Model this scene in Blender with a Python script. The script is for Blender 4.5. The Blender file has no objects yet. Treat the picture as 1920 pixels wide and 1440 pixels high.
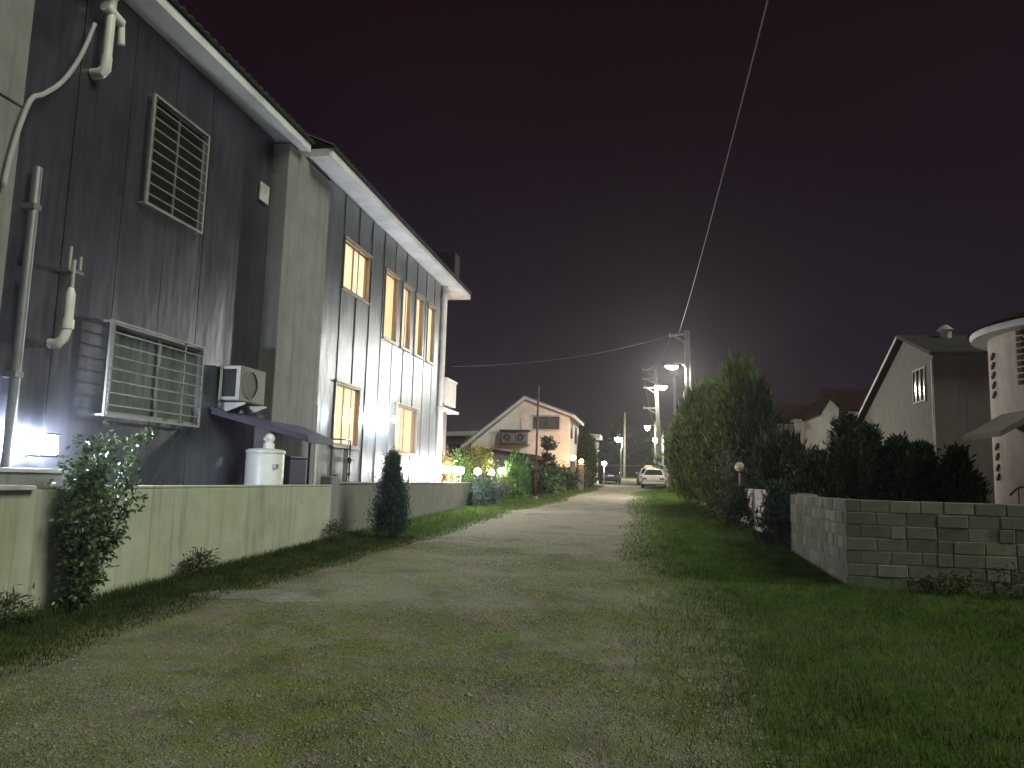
import bpy, math, random
import numpy as np
from mathutils import Vector, Matrix

random.seed(7)
RNG = np.random.default_rng(11)
S = bpy.context.scene
COL = S.collection
PI = math.pi

# ------------------------------------------------------------------ camera
EYE = 1.55
_f, _r, _th, _ps = 1443.0, math.radians(1.63), math.radians(7.03), math.radians(10.14)
_F = Vector((-math.sin(_ps) * math.cos(_th), math.cos(_ps) * math.cos(_th), math.sin(_th)))
_R = Vector((math.cos(_ps), math.sin(_ps), 0))
_U = Vector((math.sin(_ps) * math.sin(_th), -math.cos(_ps) * math.sin(_th), math.cos(_th)))
_cr = _R * math.cos(_r) + _U * math.sin(_r)
_cu = _U * math.cos(_r) - _R * math.sin(_r)
cam = bpy.data.cameras.new('camera')
cam.sensor_width = 36.0
cam.lens = 36.0 * _f / 1920.0
cam.clip_start = 0.05
cam.clip_end = 2000
camo = bpy.data.objects.new('camera', cam)
COL.objects.link(camo)
m = Matrix((_cr, _cu, -_F)).transposed().to_4x4()
m.translation = (0, 0, EYE)
camo.matrix_world = m
S.camera = camo

# ------------------------------------------------------------------ sky and the weak night "sun"
SUN_DIR = Vector((0.73, -0.18, 0.65)).normalized()
w = bpy.data.worlds.new('World')
S.world = w
w.use_nodes = True
nt = w.node_tree
nt.nodes.clear()
sky = nt.nodes.new('ShaderNodeTexSky')
sky.sky_type = 'NISHITA'
sky.sun_disc = False
sky.sun_elevation = math.asin(SUN_DIR.z)
sky.sun_rotation = math.atan2(SUN_DIR.x, SUN_DIR.y)
sky.dust_density = 0.3
tint = nt.nodes.new('ShaderNodeMixRGB')
tint.blend_type = 'MULTIPLY'
tint.inputs[0].default_value = 1.0
_tc = nt.nodes.new('ShaderNodeTexCoord'); _sp = nt.nodes.new('ShaderNodeSeparateXYZ'); _rp = nt.nodes.new('ShaderNodeValToRGB')
nt.links.new(_tc.outputs['Generated'], _sp.inputs[0]); nt.links.new(_sp.outputs[2], _rp.inputs[0]); nt.links.new(_rp.outputs[0], tint.inputs[2])
_rp.color_ramp.elements[0].position = 0.0; _rp.color_ramp.elements[0].color = (.62, .42, .58, 1)
_rp.color_ramp.elements[1].position = 0.55; _rp.color_ramp.elements[1].color = (1.55, .36, .36, 1)
bg = nt.nodes.new('ShaderNodeBackground')
bg.inputs[1].default_value = 0.0044
wo = nt.nodes.new('ShaderNodeOutputWorld')
_cn = nt.nodes.new('ShaderNodeTexNoise'); _cn.inputs['Scale'].default_value = 2.2; _cn.inputs['Detail'].default_value = 4
_cr2 = nt.nodes.new('ShaderNodeValToRGB'); _cr2.color_ramp.elements[0].position = .3; _cr2.color_ramp.elements[0].color = (.86, .86, .86, 1); _cr2.color_ramp.elements[1].position = .7; _cr2.color_ramp.elements[1].color = (1.1, 1.08, 1.08, 1)
_cm = nt.nodes.new('ShaderNodeMixRGB'); _cm.blend_type = 'MULTIPLY'; _cm.inputs[0].default_value = 1.0
nt.links.new(_tc.outputs['Generated'], _cn.inputs['Vector']); nt.links.new(_cn.outputs['Fac'], _cr2.inputs[0])
nt.links.new(sky.outputs[0], _cm.inputs[1]); nt.links.new(_cr2.outputs[0], _cm.inputs[2])
nt.links.new(_cm.outputs[0], tint.inputs[1])
nt.links.new(tint.outputs[0], bg.inputs[0])
nt.links.new(bg.outputs[0], wo.inputs[0])
sun = bpy.data.lights.new('sun', 'SUN')
sun.energy = 1.65
sun.angle = math.radians(28)
sun.color = (0.93, 1.0, 0.80)
suno = bpy.data.objects.new('sun', sun)
COL.objects.link(suno)
suno.rotation_euler = SUN_DIR.to_track_quat('Z', 'Y').to_euler()
suno.location = SUN_DIR * 60

S.view_settings.view_transform = 'Standard'
S.view_settings.look = 'None'
S.view_settings.gamma = 1.0
S.view_settings.exposure = 0.45
S.render.engine = 'CYCLES'
S.cycles.use_denoising = True
S.cycles.use_adaptive_sampling = True
S.cycles.adaptive_threshold = 0.02
S.cycles.max_bounces = 6
S.cycles.diffuse_bounces = 3
S.cycles.glossy_bounces = 3
S.cycles.transmission_bounces = 6
S.cycles.transparent_max_bounces = 8
S.cycles.sample_clamp_indirect = 4.0
S.cycles.caustics_reflective = False
S.cycles.caustics_refractive = False

# ------------------------------------------------------------------ ground height
_GY = [-500, 6, 17, 57, 66, 95, 140, 600]
_GZ = [0, 0, .33, 1.13, 1.36, 2.1, 2.8, 2.8]


def zg(y):
    return float(np.interp(y, _GY, _GZ))


# ------------------------------------------------------------------ mesh helpers
ORG = {}


def tag(o, label=None, cat=None, group=None, kind=None):
    if label: o['label'] = label
    if cat: o['category'] = cat
    if group: o['group'] = group
    if kind: o['kind'] = kind
    return o


def empty(name, loc, label=None, cat=None, group=None):
    o = bpy.data.objects.new(name, None)
    o.empty_display_size = 0.2
    COL.objects.link(o)
    o.location = loc
    ORG[o.name] = Vector(loc)
    return tag(o, label, cat, group)


def link_mesh(me, name, parent, org, mat):
    o = bpy.data.objects.new(name, me)
    COL.objects.link(o)
    if mat is not None and len(me.materials) == 0:
        me.materials.append(mat)
    if parent is not None:
        o.parent = parent
        ORG[o.name] = ORG[parent.name]
    else:
        o.location = org
        ORG[o.name] = Vector(org)
    return o


def np_mesh(name, V, Q, mat, parent=None, org=(0, 0, 0), smooth=False):
    """V (n,3), Q (m,k) index array: one mesh object from numpy arrays"""
    o_ = ORG[parent.name] if parent is not None else Vector(org)
    V = np.asarray(V, dtype=np.float32) - np.array(o_, dtype=np.float32)
    Q = np.asarray(Q, dtype=np.int32)
    me = bpy.data.meshes.new(name)
    n, k = Q.shape
    me.vertices.add(len(V)); me.vertices.foreach_set('co', V.ravel())
    me.loops.add(n * k); me.loops.foreach_set('vertex_index', Q.ravel())
    me.polygons.add(n)
    me.polygons.foreach_set('loop_start', np.arange(0, n * k, k, dtype=np.int32))
    me.update(calc_edges=True)
    me.validate()
    if smooth:
        me.polygons.foreach_set('use_smooth', np.ones(n, dtype=bool))
    return link_mesh(me, name, parent, org, mat)


class MB:
    def __init__(s):
        s.v = []; s.f = []

    def add(s, vs, fs):
        b = len(s.v)
        s.v += [tuple(p) for p in vs]
        s.f += [tuple(b + i for i in q) for q in fs]
        return s

    def box(s, x0, x1, y0, y1, z0, z1):
        if x0 > x1: x0, x1 = x1, x0
        if y0 > y1: y0, y1 = y1, y0
        if z0 > z1: z0, z1 = z1, z0
        return s.add([(x0, y0, z0), (x1, y0, z0), (x1, y1, z0), (x0, y1, z0), (x0, y0, z1), (x1, y0, z1), (x1, y1, z1), (x0, y1, z1)],
                     [(0, 3, 2, 1), (4, 5, 6, 7), (0, 1, 5, 4), (1, 2, 6, 5), (2, 3, 7, 6), (3, 0, 4, 7)])

    def hexa(s, lo, hi):
        """lo, hi: 4 points each, same winding (counter-clockwise from above)"""
        return s.add(list(lo) + list(hi), [(0, 3, 2, 1), (4, 5, 6, 7), (0, 1, 5, 4), (1, 2, 6, 5), (2, 3, 7, 6), (3, 0, 4, 7)])

    def tube(s, pts, r, n=8, caps=True):
        pts = [Vector(p) for p in pts]
        rs = r if isinstance(r, (list, tuple)) else [r] * len(pts)
        b = len(s.v)
        up = None
        for i, p in enumerate(pts):
            if i == 0: d = pts[1] - pts[0]
            elif i == len(pts) - 1: d = pts[-1] - pts[-2]
            else: d = (pts[i + 1] - p).normalized() + (p - pts[i - 1]).normalized()
            d.normalize()
            if up is None:
                up = Vector((0, 0, 1)) if abs(d.z) < .9 else Vector((1, 0, 0))
            a = d.cross(up).normalized()
            c = a.cross(d).normalized()
            up = c
            for k in range(n):
                t = 2 * PI * k / n
                s.v.append(tuple(p + (a * math.cos(t) + c * math.sin(t)) * rs[i]))
        for i in range(len(pts) - 1):
            for k in range(n):
                k2 = (k + 1) % n
                s.f.append((b + i * n + k, b + i * n + k2, b + (i + 1) * n + k2, b + (i + 1) * n + k))
        if caps:
            s.f.append(tuple(b + k for k in reversed(range(n))))
            e = b + (len(pts) - 1) * n
            s.f.append(tuple(e + k for k in range(n)))
        return s

    def lathe(s, c, prof, n=16, axis='z'):
        """prof: list of (radius, height along axis)"""
        b = len(s.v)
        for r, h in prof:
            for k in range(n):
                t = 2 * PI * k / n
                u, v_ = r * math.cos(t), r * math.sin(t)
                if axis == 'z': p = (c[0] + u, c[1] + v_, c[2] + h)
                elif axis == 'y': p = (c[0] + v_, c[1] + h, c[2] + u)
                else: p = (c[0] + h, c[1] + u, c[2] + v_)
                s.v.append(p)
        for i in range(len(prof) - 1):
            for k in range(n):
                k2 = (k + 1) % n
                s.f.append((b + i * n + k, b + i * n + k2, b + (i + 1) * n + k2, b + (i + 1) * n + k))
        s.f.append(tuple(b + k for k in reversed(range(n))))
        e = b + (len(prof) - 1) * n
        s.f.append(tuple(e + k for k in range(n)))
        return s

    def sphere(s, c, r, n=16, m=10, sz=1.0):
        prof = [(max(1e-4, r * math.sin(PI * i / m)), -r * sz * math.cos(PI * i / m)) for i in range(m + 1)]
        return s.lathe(c, prof, n)

    def prism(s, poly, axis, a, b_):
        """poly: 2-D points; axis 'x': (y,z) points extruded along x; 'y': (x,z); 'z': (x,y)"""
        n = len(poly)
        def P(p, t):
            return (t, p[0], p[1]) if axis == 'x' else (p[0], t, p[1]) if axis == 'y' else (p[0], p[1], t)
        vs = [P(p, a) for p in poly] + [P(p, b_) for p in poly]
        fs = [tuple(range(n)), tuple(reversed(range(n, 2 * n)))]
        for i in range(n):
            j = (i + 1) % n
            fs.append((j, i, n + i, n + j))
        return s.add(vs, fs)

    def beam(s, p, q, w_, h):
        """box beam from p to q, w_ wide, h high"""
        p, q = Vector(p), Vector(q)
        d = (q - p).normalized()
        up = Vector((0, 0, 1)) if abs(d.z) < .95 else Vector((0, 1, 0))
        a = d.cross(up).normalized() * (w_ / 2)
        c = a.cross(d).normalized() * (h / 2)
        lo = [p - a - c, p + a - c, q + a - c, q - a - c]
        hi = [p - a + c, p + a + c, q + a + c, q - a + c]
        return s.hexa(lo, hi)

    def build(s, name, mat, parent=None, org=None, smooth=False, bevel=0.0, auto=False):
        if org is None and parent is None:
            a = np.array(s.v)
            org = ((a[:, 0].min() + a[:, 0].max()) / 2, (a[:, 1].min() + a[:, 1].max()) / 2, a[:, 2].min())
        o_ = ORG[parent.name] if parent is not None else Vector(org)
        me = bpy.data.meshes.new(name)
        me.from_pydata([(p[0] - o_[0], p[1] - o_[1], p[2] - o_[2]) for p in s.v], [], s.f)
        import bmesh
        bm = bmesh.new(); bm.from_mesh(me)
        bmesh.ops.recalc_face_normals(bm, faces=bm.faces)
        bm.to_mesh(me); bm.free()
        if smooth:
            me.polygons.foreach_set('use_smooth', np.ones(len(me.polygons), dtype=bool))
            if auto:
                try: me.set_sharp_from_angle(angle=math.radians(40))
                except Exception: pass
        o = link_mesh(me, name, parent, org if org is not None else (0, 0, 0), mat)
        if bevel:
            bv = o.modifiers.new('bevel', 'BEVEL'); bv.width = bevel; bv.segments = 2; bv.limit_method = 'ANGLE'
        return o


def copy_tree(o, parent=None):
    c = o.copy(); COL.objects.link(c); c.parent = parent
    ORG[c.name] = ORG.get(o.name, Vector((0, 0, 0)))
    for ch in list(o.children):
        copy_tree(ch, c)
    return c


def holed(xf, xb, y0, y1, z0, z1, holes, bm=None):
    """a slab between planes x=xb and x=xf, over y0..y1, z0..z1, with rectangular holes (ya,yb,za,zb)"""
    bm = bm or MB()
    ys = sorted({y0, y1} | {v for h in holes for v in h[:2] if y0 < v < y1})
    zs = sorted({z0, z1} | {v for h in holes for v in h[2:] if z0 < v < z1})
    idx = {}
    def vid(i, j, side):
        k = (i, j, side)
        if k not in idx:
            idx[k] = len(bm.v); bm.v.append((xf if side else xb, ys[i], zs[j]))
        return idx[k]
    def solid(i, j):
        if i < 0 or j < 0 or i >= len(ys) - 1 or j >= len(zs) - 1: return False
        cy, cz = (ys[i] + ys[i + 1]) / 2, (zs[j] + zs[j + 1]) / 2
        return not any(h[0] < cy < h[1] and h[2] < cz < h[3] for h in holes)
    for i in range(len(ys) - 1):
        for j in range(len(zs) - 1):
            if not solid(i, j): continue
            for sd in (0, 1):
                bm.f.append((vid(i, j, sd), vid(i + 1, j, sd), vid(i + 1, j + 1, sd), vid(i, j + 1, sd)))
            for di, dj, e in ((-1, 0, ((0, 0), (0, 1))), (1, 0, ((1, 0), (1, 1))), (0, -1, ((0, 0), (1, 0))), (0, 1, ((0, 1), (1, 1)))):
                if not solid(i + di, j + dj):
                    a, b_ = e
                    bm.f.append((vid(i + a[0], j + a[1], 0), vid(i + b_[0], j + b_[1], 0), vid(i + b_[0], j + b_[1], 1), vid(i + a[0], j + a[1], 1)))
    return bm


# ------------------------------------------------------------------ materials
def _new(name):
    mt = bpy.data.materials.new(name); mt.use_nodes = True
    t = mt.node_tree
    return mt, t, t.nodes['Principled BSDF']


def _n(t, typ, **kw):
    n = t.nodes.new(typ)
    for k, v in kw.items(): setattr(n, k, v)
    return n


def _ramp(t, fac, stops):
    r = _n(t, 'ShaderNodeValToRGB')
    el = r.color_ramp.elements
    while len(el) > 1: el.remove(el[-1])
    el[0].position = stops[0][0]; el[0].color = (*stops[0][1], 1)
    for p, c in stops[1:]:
        e = el.new(p); e.color = (*c, 1)
    t.links.new(fac, r.inputs[0])
    return r


def _coord(t, scale=(1, 1, 1)):
    tc = _n(t, 'ShaderNodeTexCoord'); mp = _n(t, 'ShaderNodeMapping')
    mp.inputs['Scale'].default_value = scale
    t.links.new(tc.outputs['Object'], mp.inputs['Vector'])
    return mp.outputs[0]


def _noise(t, vec, scale, detail=4, rough=.55):
    n = _n(t, 'ShaderNodeTexNoise')
    n.inputs['Scale'].default_value = scale; n.inputs['Detail'].default_value = detail; n.inputs['Roughness'].default_value = rough
    t.links.new(vec, n.inputs['Vector'])
    return n


def _mix(t, typ, fac, a, b_):
    mx = _n(t, 'ShaderNodeMixRGB', blend_type=typ)
    for s_, val in ((0, fac), (1, a), (2, b_)):
        if isinstance(val, bpy.types.NodeSocket): t.links.new(val, mx.inputs[s_])
        elif isinstance(val, (int, float)): mx.inputs[s_].default_value = val
        else: mx.inputs[s_].default_value = (*val, 1)
    return mx.outputs[0]


def mat(name, col, rough=.7, metal=0.0, var=.25, scale=3.0, bump=.15, bscale=60, stretch=(1, 1, 1), spec=.5, dirt=None, dscale=1.2):
    mt, t, p = _new(name)
    v = _coord(t, stretch)
    n = _noise(t, v, scale, 5)
    lo = tuple(c * (1 - var) for c in col); hi = tuple(min(1, c * (1 + var)) for c in col)
    c = _ramp(t, n.outputs['Fac'], [(.3, lo), (.7, hi)]).outputs[0]
    if dirt:
        d = _noise(t, v, dscale, 6, .65)
        dr = _ramp(t, d.outputs['Fac'], [(.48, (0, 0, 0)), (.72, (.8, .8, .8))])
        c = _mix(t, 'MIX', dr.outputs[0], c, dirt)
    t.links.new(c, p.inputs['Base Color'])
    p.inputs['Roughness'].default_value = rough
    p.inputs['Metallic'].default_value = metal
    p.inputs['Specular IOR Level'].default_value = spec
    if bump:
        b = _noise(t, v, bscale, 4)
        bp = _n(t, 'ShaderNodeBump'); bp.inputs['Strength'].default_value = bump; bp.inputs['Distance'].default_value = .02
        t.links.new(b.outputs['Fac'], bp.inputs['Height'])
        t.links.new(bp.outputs[0], p.inputs['Normal'])
    return mt


def emit(name, col, strength):
    mt, t, p = _new(name)
    p.inputs['Base Color'].default_value = (.8, .8, .8, 1)
    p.inputs['Emission Color'].default_value = (*col, 1)
    p.inputs['Emission Strength'].default_value = strength
    return mt


M = {}
def cladding(name, col, metal=.9, rough=.22):
    mt, t, p = _new(name)
    v = _coord(t)
    n = _noise(t, v, 1.3, 5, .6)
    c = _ramp(t, n.outputs['Fac'], [(.3, tuple(k * .8 for k in col)), (.7, tuple(k * 1.15 for k in col))]).outputs[0]
    vs = _coord(t, (5, 5, .25))
    st = _noise(t, vs, 2.0, 4)
    c = _mix(t, 'MULTIPLY', .5, c, _ramp(t, st.outputs['Fac'], [(.35, (.6, .6, .6)), (.65, (1, 1, 1))]).outputs[0])
    t.links.new(c, p.inputs['Base Color'])
    p.inputs['Metallic'].default_value = metal
    rr = _n(t, 'ShaderNodeMapRange'); rr.inputs[3].default_value = rough - .03; rr.inputs[4].default_value = rough + .07
    t.links.new(st.outputs['Fac'], rr.inputs[0]); t.links.new(rr.outputs[0], p.inputs['Roughness'])
    b = _noise(t, _coord(t, (1, 1, .35)), 2.2, 2)
    bp = _n(t, 'ShaderNodeBump'); bp.inputs['Strength'].default_value = .35; bp.inputs['Distance'].default_value = .06
    t.links.new(b.outputs['Fac'], bp.inputs['Height']); t.links.new(bp.outputs[0], p.inputs['Normal'])
    return mt
M['clad_far'] = cladding('brushed_cladding', (.22, .245, .265), .80, .38)  # same panels as the near section; lamp wash put into a lighter colour
M['clad_near'] = cladding('dark_cladding', (.18, .19, .225), .88, .36)  # same panels again, coloured darker where no lamp washes them


def stained(name, col, streak, moss):
    """rendered wall with rain streaks running down and green algae in patches"""
    mt, t, p = _new(name)
    v = _coord(t)
    n = _noise(t, v, 2.5, 6, .6)
    c = _ramp(t, n.outputs['Fac'], [(.3, tuple(k * .82 for k in col)), (.7, tuple(k * 1.1 for k in col))]).outputs[0]
    s1 = _noise(t, _coord(t, (4.5, 4.5, .22)), 1.6, 5, .6)
    c = _mix(t, 'MIX', _ramp(t, s1.outputs['Fac'], [(.54, (0, 0, 0)), (.72, (.75, .75, .75))]).outputs[0], c, streak)
    s2 = _noise(t, _coord(t, (1, 1, .6)), 1.1, 6, .65)
    c = _mix(t, 'MIX', _ramp(t, s2.outputs['Fac'], [(.5, (0, 0, 0)), (.75, (.6, .6, .6))]).outputs[0], c, moss)
    t.links.new(c, p.inputs['Base Color'])
    p.inputs['Roughness'].default_value = .9
    b = _noise(t, v, 35, 6, .65)
    bp = _n(t, 'ShaderNodeBump'); bp.inputs['Strength'].default_value = .35; bp.inputs['Distance'].default_value = .02
    t.links.new(b.outputs['Fac'], bp.inputs['Height']); t.links.new(bp.outputs[0], p.inputs['Normal'])
    return mt
M['green_render'] = stained('pale_green_render', (.41, .415, .345), (.16, .17, .11), (.34, .40, .22))
M['grey_render'] = stained('grey_render', (.18, .178, .165), (.085, .085, .085), (.13, .14, .11))
M['concrete'] = stained('bare_concrete', (.235, .23, .225), (.13, .13, .125), (.19, .19, .18))
M['plaster_white'] = stained('white_plaster', (.84, .79, .75), (.64, .60, .57), (.77, .73, .69))
M['plaster_pink'] = stained('pale_plaster', (.62, .55, .50), (.45, .40, .37), (.55, .49, .45))
M['plaster_grey'] = stained('grey_plaster', (.16, .155, .145), (.115, .11, .105), (.145, .14, .13))
M['plaster_brown'] = stained('brown_plaster', (.20, .16, .15), (.12, .10, .10), (.17, .14, .13))
M['plaster_dim'] = stained('dingy_plaster', (.42, .39, .38), (.30, .28, .27), (.37, .35, .33))  # pale house walls toned down; night dimness put into the colour
M['white_wall'] = stained('whitewashed_block', (.60, .56, .52), (.28, .26, .23), (.45, .44, .37))
M['soffit'] = mat('white_soffit', (.72, .72, .74), .5, 0, .08, 1.5, .05, 30, dirt=(.45, .45, .45))
M['white_pvc'] = mat('white_plastic', (.74, .74, .70), .35, 0, .08, 3, .03, 20, dirt=(.5, .48, .42))
M['grille'] = mat('grey_cream_painted_bar', (.27, .27, .25), .55, 0, .15, 6, .05, 40, dirt=(.16, .14, .12))
M['ac_side'] = mat('dirty_grey_casing', (.17, .175, .155), .6, 0, .2, 3, .05, 40)  # casing and fan ring greyer than the white coil frame
M['white_metal'] = mat('white_painted_metal', (.66, .66, .63), .45, 0, .1, 4, .05, 40, dirt=(.38, .35, .30))
M['grey_metal'] = mat('grey_metal', (.30, .31, .32), .45, .6, .15, 4, .08, 40)
M['dark_metal'] = mat('dark_metal', (.05, .05, .055), .5, .5, .2, 4, .1, 40)
M['chrome'] = mat('bright_steel', (.75, .75, .70), .25, .55, .05, 3, 0)
M['rust'] = mat('rusty_steel', (.10, .045, .035), .8, .2, .35, 6, .3, 60, dirt=(.15, .08, .055))
M['purple'] = mat('violet_sheet', (.085, .075, .14), .5, .1, .2, 3, .1, 40)
M['navy'] = mat('navy_sheet', (.025, .03, .07), .6, 0, .2, 3, .2, 20)
M['roof_dark'] = mat('dark_roof_sheet', (.035, .032, .033), .75, .1, .3, 2, .2, 30, spec=.2)
M['roof_red'] = mat('red_roof_tile', (.022, .006, .007), .9, 0, .3, 2, .3, 30, spec=.1)
M['frame_al'] = mat('bronze_window_frame', (.33, .29, .23), .45, .5, .1, 4, .03, 40)
M['frame_white'] = mat('white_window_frame', (.70, .70, .66), .4, 0, .06, 4, .03, 40)
M['block'] = mat('cement_block', (.195, .205, .15), .95, 0, .35, 2.2, .5, 55, dirt=(.085, .10, .05), dscale=1.6)
M['block_b'] = mat('pale_cement_block', (.26, .25, .20), .95, 0, .3, 3, .5, 55, dirt=(.11, .125, .07), dscale=1.9)
M['block_c'] = mat('dark_cement_block', (.15, .16, .115), .95, 0, .35, 2.6, .5, 55, dirt=(.06, .07, .04), dscale=1.3)
M['mortar'] = mat('mortar', (.17, .165, .14), 1.0, 0, .3, 8, .4, 80)
M['brick_brown'] = mat('brown_brick', (.13, .075, .06), .9, 0, .3, 8, .3, 60)
M['bark'] = mat('bark', (.10, .075, .055), .95, 0, .4, 12, .6, 60, stretch=(1, 1, .25))
M['pole'] = mat('pole_concrete', (.27, .255, .245), .9, 0, .18, 3, .25, 50, dirt=(.18, .17, .16))
M['insulator'] = mat('porcelain', (.35, .25, .2), .25, 0, .1, 4, 0)
M['wire'] = mat('cable_sheath', (.20, .20, .21), .6, 0, .1, 5, 0)
M['hose'] = mat('grey_hose', (.36, .35, .36), .6, 0, .12, 5, .1, 40)
M['rubber'] = mat('tyre_rubber', (.02, .02, .02), .85, 0, .2, 8, .1, 60)
M['cap_grey'] = mat('weathered_slab', (.50, .50, .47), .85, 0, .2, 3, .3, 50, dirt=(.2, .2, .18))
M['car_white'] = mat('white_car_paint', (.70, .69, .66), .28, 0, .05, 1, 0, dirt=(.5, .47, .42))
M['car_dark'] = mat('dark_car_paint', (.035, .035, .05), .25, .2, .1, 1, 0)
M['car_glass'] = mat('car_glass', (.02, .025, .03), .08, 0, .05, 1, 0)
M['tail_red'] = mat('red_tail_lens', (.35, .03, .03), .2, 0, .1, 5, 0)
M['plate'] = mat('number_plate', (.7, .7, .68), .4, 0, .05, 4, 0)
M['yellow_pl'] = mat('pale_yellow_plastic', (.66, .58, .36), .4, 0, .06, 4, 0)
M['cabinet'] = mat('lavender_grey_cabinet', (.56, .53, .66), .5, 0, .08, 3, .03, 30)
M['red_cloth'] = mat('red_cloth', (.4, .03, .04), .8, 0, .1, 6, 0)
M['globe_off'] = mat('yellowed_opal_globe', (.70, .60, .32), .3, 0, .08, 5, 0)
M['black_in'] = mat('dark_interior', (.015, .014, .016), .9, 0, .2, 2, 0)
M['curtain_dim'] = mat('grey_green_curtain', (.20, .225, .21), .9, 0, .15, 4, .05, 40, stretch=(1, 12, .3))


def glass(name, col=(.5, .55, .55), rough=.05, alpha=.25):
    mt, t, p = _new(name)
    p.inputs['Base Color'].default_value = (*[c * .1 for c in col], 1)
    p.inputs['Roughness'].default_value = rough
    p.inputs['Specular IOR Level'].default_value = .6
    tr = _n(t, 'ShaderNodeBsdfTransparent'); tr.inputs[0].default_value = (*col, 1)
    mx = _n(t, 'ShaderNodeMixShader'); mx.inputs[0].default_value = alpha
    t.links.new(tr.outputs[0], mx.inputs[1]); t.links.new(p.outputs[0], mx.inputs[2])
    t.links.new(mx.outputs[0], t.nodes['Material Output'].inputs[0])
    return mt
M['glass'] = glass('window_glass', (.97, .97, .97), .04, .10)
M['glass_dark'] = glass('dark_window_glass', (.45, .48, .48), .05, .45)


def lit_curtain(name, ca, cb, strength):
    mt, t, p = _new(name)
    v = _coord(t, (6, 6, .12))
    n = _noise(t, v, 1.5, 4, .5)
    c = _ramp(t, n.outputs['Fac'], [(.38, ca), (.62, cb)]).outputs[0]
    p.inputs['Base Color'].default_value = (.5, .4, .25, 1)
    t.links.new(c, p.inputs['Emission Color'])
    p.inputs['Emission Strength'].default_value = strength
    return mt
M['lit_warm'] = lit_curtain('lit_cream_curtain', (1.0, .64, .38), (1.0, .70, .45), 1.3)
M['lit_amber'] = lit_curtain('lit_amber_curtain', (1.0, .55, .27), (1.0, .60, .32), 1.25)
M['lit_door'] = lit_curtain('lit_doorway', (1.0, .45, .1), (1.0, .6, .2), .9)

M['L_white'] = emit('white_lamp', (1.0, .92, .87), 230)
M['L_twin'] = emit('cool_white_lamp', (.80, .90, 1.0), 520)
M['L_lantern'] = emit('cold_white_panel', (.74, .82, 1.0), 520)
M['L_street'] = emit('street_lamp_lens', (1.0, .94, .74), 650)
M['L_street_green'] = emit('mercury_lamp_lens', (1.0, .95, .85), 3400)
M['L_street_far'] = emit('far_street_lamp_lens', (.96, 1.0, .72), 230)
M['L_warm'] = emit('warm_lamp', (1.0, .38, .10), 85)
M['L_small'] = emit('small_white_lamp', (.85, .92, 1.0), 120)
M['L_smallwarm'] = emit('small_warm_lamp', (1.0, .75, .35), 90)


def leaf(name, col, rough=.5, trans=.25, var=.5, spec=.4):
    mt, t, p = _new(name)
    g = _n(t, 'ShaderNodeNewGeometry')
    lo = tuple(c * (1 - var) for c in col); hi = (col[0] * (1 + var), col[1] * (1 + var * .8), col[2] * (1 + var * .5))
    c = _ramp(t, g.outputs['Random Per Island'], [(0, lo), (1, hi)]).outputs[0]
    cl = _noise(t, _coord(t), 2.4, 3, .6)
    c = _mix(t, 'MULTIPLY', 1.0, c, _ramp(t, cl.outputs['Fac'], [(.34, (.5, .55, .6)), (.5, (1, 1, 1)), (.66, (1.6, 1.45, 1.1))]).outputs[0])
    t.links.new(c, p.inputs['Base Color'])
    p.inputs['Roughness'].default_value = rough
    p.inputs['Specular IOR Level'].default_value = spec
    tl = _n(t, 'ShaderNodeBsdfTranslucent'); t.links.new(c, tl.inputs[0])
    mx = _n(t, 'ShaderNodeMixShader'); mx.inputs[0].default_value = trans
    t.links.new(p.outputs[0], mx.inputs[1]); t.links.new(tl.outputs[0], mx.inputs[2])
    t.links.new(mx.outputs[0], t.nodes['Material Output'].inputs[0])
    return mt
M['leaf_glossy'] = leaf('glossy_dark_leaf', (.065, .115, .045), .32, .18, .5, .5)
M['leaf_conifer'] = leaf('conifer_spray', (.115, .185, .034), .6, .25)  # lamplight on the lane side of the clump put into a brighter green
M['leaf_dark'] = leaf('dark_conifer_spray', (.028, .05, .022), .65, .15)
M['leaf_cypress'] = leaf('blue_green_cypress_spray', (.022, .055, .045), .6, .15)
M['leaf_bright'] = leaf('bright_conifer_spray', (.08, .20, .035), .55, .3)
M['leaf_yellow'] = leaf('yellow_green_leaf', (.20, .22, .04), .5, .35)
M['leaf_amber'] = leaf('amber_leaf', (.22, .17, .05), .55, .35)  # warm lamp glow on a yellow-green bush put into the leaf colour
M['leaf_hedge'] = leaf('hedge_leaf', (.04, .075, .022), .55, .2)
M['leaf_greygreen'] = leaf('grey_green_leaf', (.10, .125, .08), .6, .2)
M['grass'] = leaf('grass_blade', (.070, .135, .020), .6, .3, .55, .25)
M['weed'] = leaf('dull_dark_weed', (.045, .07, .018), .7, .2, .6, .2)
M['moss'] = leaf('short_moss_grass', (.18, .205, .065), .7, .25, .5, .2)
M['dry'] = leaf('dry_grass', (.12, .095, .035), .7, .25, .5, .2)


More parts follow.
